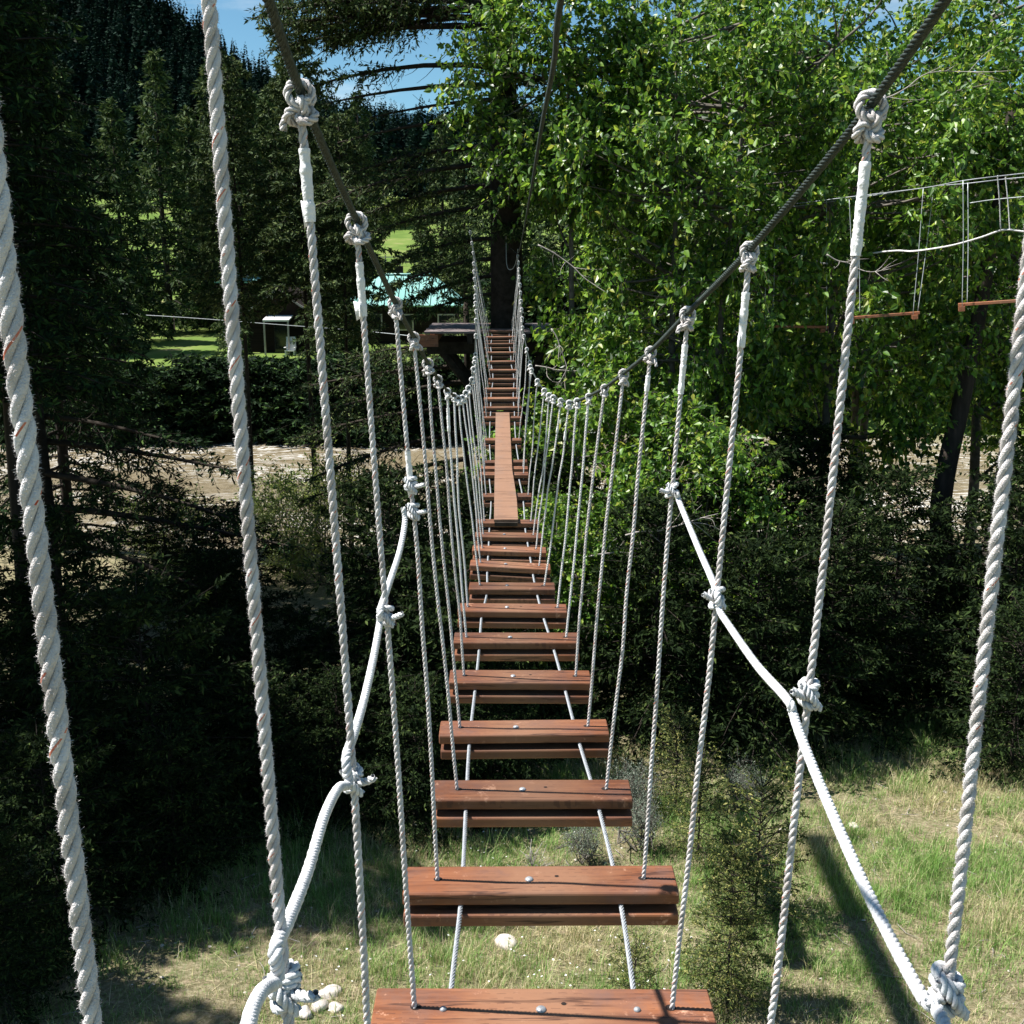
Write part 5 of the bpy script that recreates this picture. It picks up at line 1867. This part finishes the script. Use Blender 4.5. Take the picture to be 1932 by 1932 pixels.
def grass_patch(n, xr, yr, hmin, hmax, clump, wid, lay=1.0, spread=.035, thr=-.42):
    x = rg.uniform(*xr, n // clump)
    y = rg.uniform(*yr, n // clump)
    dens = 1.2 * wob(x, y, 3.6) + 1.0 * wob(x + 9, y + 4, 10.0) + rg.normal(0, .28, len(x))
    ok = dens > thr
    x, y = x[ok], y[ok]
    ch = rg.uniform(.5, 1.2, len(x)) * np.clip(1.0 + .9 * dens[ok], .45, 2.0)
    X = np.repeat(x, clump) + rg.normal(0, spread, len(x) * clump)
    Y = np.repeat(y, clump) + rg.normal(0, spread, len(x) * clump)
    H = np.repeat(ch, clump) * rg.uniform(hmin, hmax, len(X))
    Z = ground(X, Y) - .01
    a = rg.uniform(0, 6.28, len(X))
    lean = rg.uniform(.1, .9, len(X)) * H * lay
    H = H / max(1.0, lay)
    wv = np.stack([-np.sin(a), np.cos(a), 0 * a], -1) * (wid * rg.uniform(.6, 1.3, len(X)))[:, None]
    p = np.stack([X, Y, Z], -1)
    dirn = np.stack([np.cos(a), np.sin(a), 0 * a], -1)
    m = p + dirn * (lean * .35)[:, None] + np.stack([0 * X, 0 * X, H * .6], -1)
    t = p + dirn * lean[:, None] + np.stack([0 * X, 0 * X, H * .95], -1)
    v = np.stack([p - wv, p + wv, m + wv * .8, t, m - wv * .8], 1).reshape(-1, 3)
    b = np.arange(len(X))[:, None] * 5
    return v, b + np.array([[0, 1, 2, 3, 4]])


GR = [[(0.0, (.08, .18, .035)), (0.5, (.15, .29, .06)), (0.8, (.23, .35, .09)), (1.0, (.48, .46, .25))], [(0.0, (.16, .22, .06)), (0.3, (.36, .34, .16)), (0.6, (.52, .45, .26)), (1.0, (.70, .60, .40))]]
M['grass'] = leaf_mat('green_grass_blades', GR[0], 0.55, 0.3, 0.3)
M['straw'] = leaf_mat('dry_grass_blades', GR[1], 0.6, 0.3, 0.2)
gmb = MB()
for args in [(420000, (-6, 8.5), (5.5, 14.5), .03, .115, 16, .0022), (90000, (-6, 9.0), (8.0, 16.5), .06, .20, 20, .0024), (6000, (-5, 8.0), (6.0, 13.0), .15, .42, 4, .0014), (70000, (-6, 9), (5.5, 14.5), .04, .14, 3, .0022, 6.0, .12, -9)]:
    v, f = grass_patch(*args)
    bx_, by_ = v[::5, 0], v[::5, 1]
    dry = (wob(bx_ + 31, by_ - 12, 4.5) + .8 * wob(bx_ - 5, by_ + 8, 13.0) + rg.normal(0, .30, len(bx_)) + (.45 if args[-1] == -9 else 0) > .26).astype(np.int32)
    gmb.add(v, f[:, [0, 1, 2, 4]], dry, False)
    gmb.add(np.zeros((0, 3)), f[:, [4, 2, 3]] - len(v), dry, False)
o = obj('grass', gmb, [M['grass'], M['straw']])
tag(o, kind='stuff')
# pebbles, clods and dead sticks: loose litter nobody could count
lit = MB()
rgp = np.random.default_rng(90)
octv = np.array([(1, 0, 0), (-1, 0, 0), (0, 1, 0), (0, -1, 0), (0, 0, 1), (0, 0, -1)], float)
octf = np.array([(0, 2, 4), (2, 1, 4), (1, 3, 4), (3, 0, 4), (2, 0, 5), (1, 2, 5), (3, 1, 5), (0, 3, 5)])
for k in range(1500):
    x, y = rgp.uniform(-5, 8.5), rgp.uniform(5.8, 13)
    r = rgp.uniform(.006, .022) * (2.0 if rgp.uniform() < .04 else 1)
    v = octv * r * rgp.uniform(.6, 1.3, (6, 3)) * (1, 1, .6)
    lit.add(v + (x, y, float(ground(x, y)) + r * .2), octf, int(rgp.uniform() < .5), False)
for k in range(420):
    x, y = rgp.uniform(-5, 8.5), rgp.uniform(5.8, 13)
    a = rgp.uniform(0, 6.28)
    L = rgp.uniform(.06, .3)
    d = np.array((math.cos(a), math.sin(a), 0)) * L
    p = np.array((x, y, float(ground(x, y)) + .02))
    q_ = p + d
    q_[2] = float(ground(q_[0], q_[1])) + .03
    tube(lit, [p, (p + q_) / 2 + rgp.normal(0, .012, 3), q_], [.005, .004, .002], 3, 2, False)
M['clod'] = noise_mat('dirt_clod', [(0.3, (.10, .07, .05)), (0.7, (.22, .165, .12))], 20, 4, 1.0)
o = obj('ground_litter', lit, [M['rock'], M['clod'], M['deadwood']])
tag(o, kind='stuff')
# tiny white flowers
rg2 = np.random.default_rng(66)
n = 130
cx_ = rg2.choice([-.4, .15, .6, -1.2, 1.0], n) + rg2.normal(0, .28, n)
cy_ = rg2.choice([7.9, 8.6, 10.6, 8.2], n) + rg2.normal(0, .3, n)
cz_ = ground(cx_, cy_) + rg2.uniform(.05, .13, n)
p = np.stack([cx_, cy_, cz_], -1)
a = rg2.uniform(0, 6.28, n)
u_ = np.stack([np.cos(a), np.sin(a), rg2.normal(0, .3, n)], -1) * .011
w_ = np.stack([-np.sin(a), np.cos(a), rg2.normal(0, .3, n)], -1) * .011
v = np.stack([p - u_, p - w_, p + u_, p + w_], 1).reshape(-1, 3)
o = obj('wildflowers', MB().add(v, np.arange(len(v)).reshape(-1, 4), 0, False), M['petal'])
tag(o, kind='stuff')
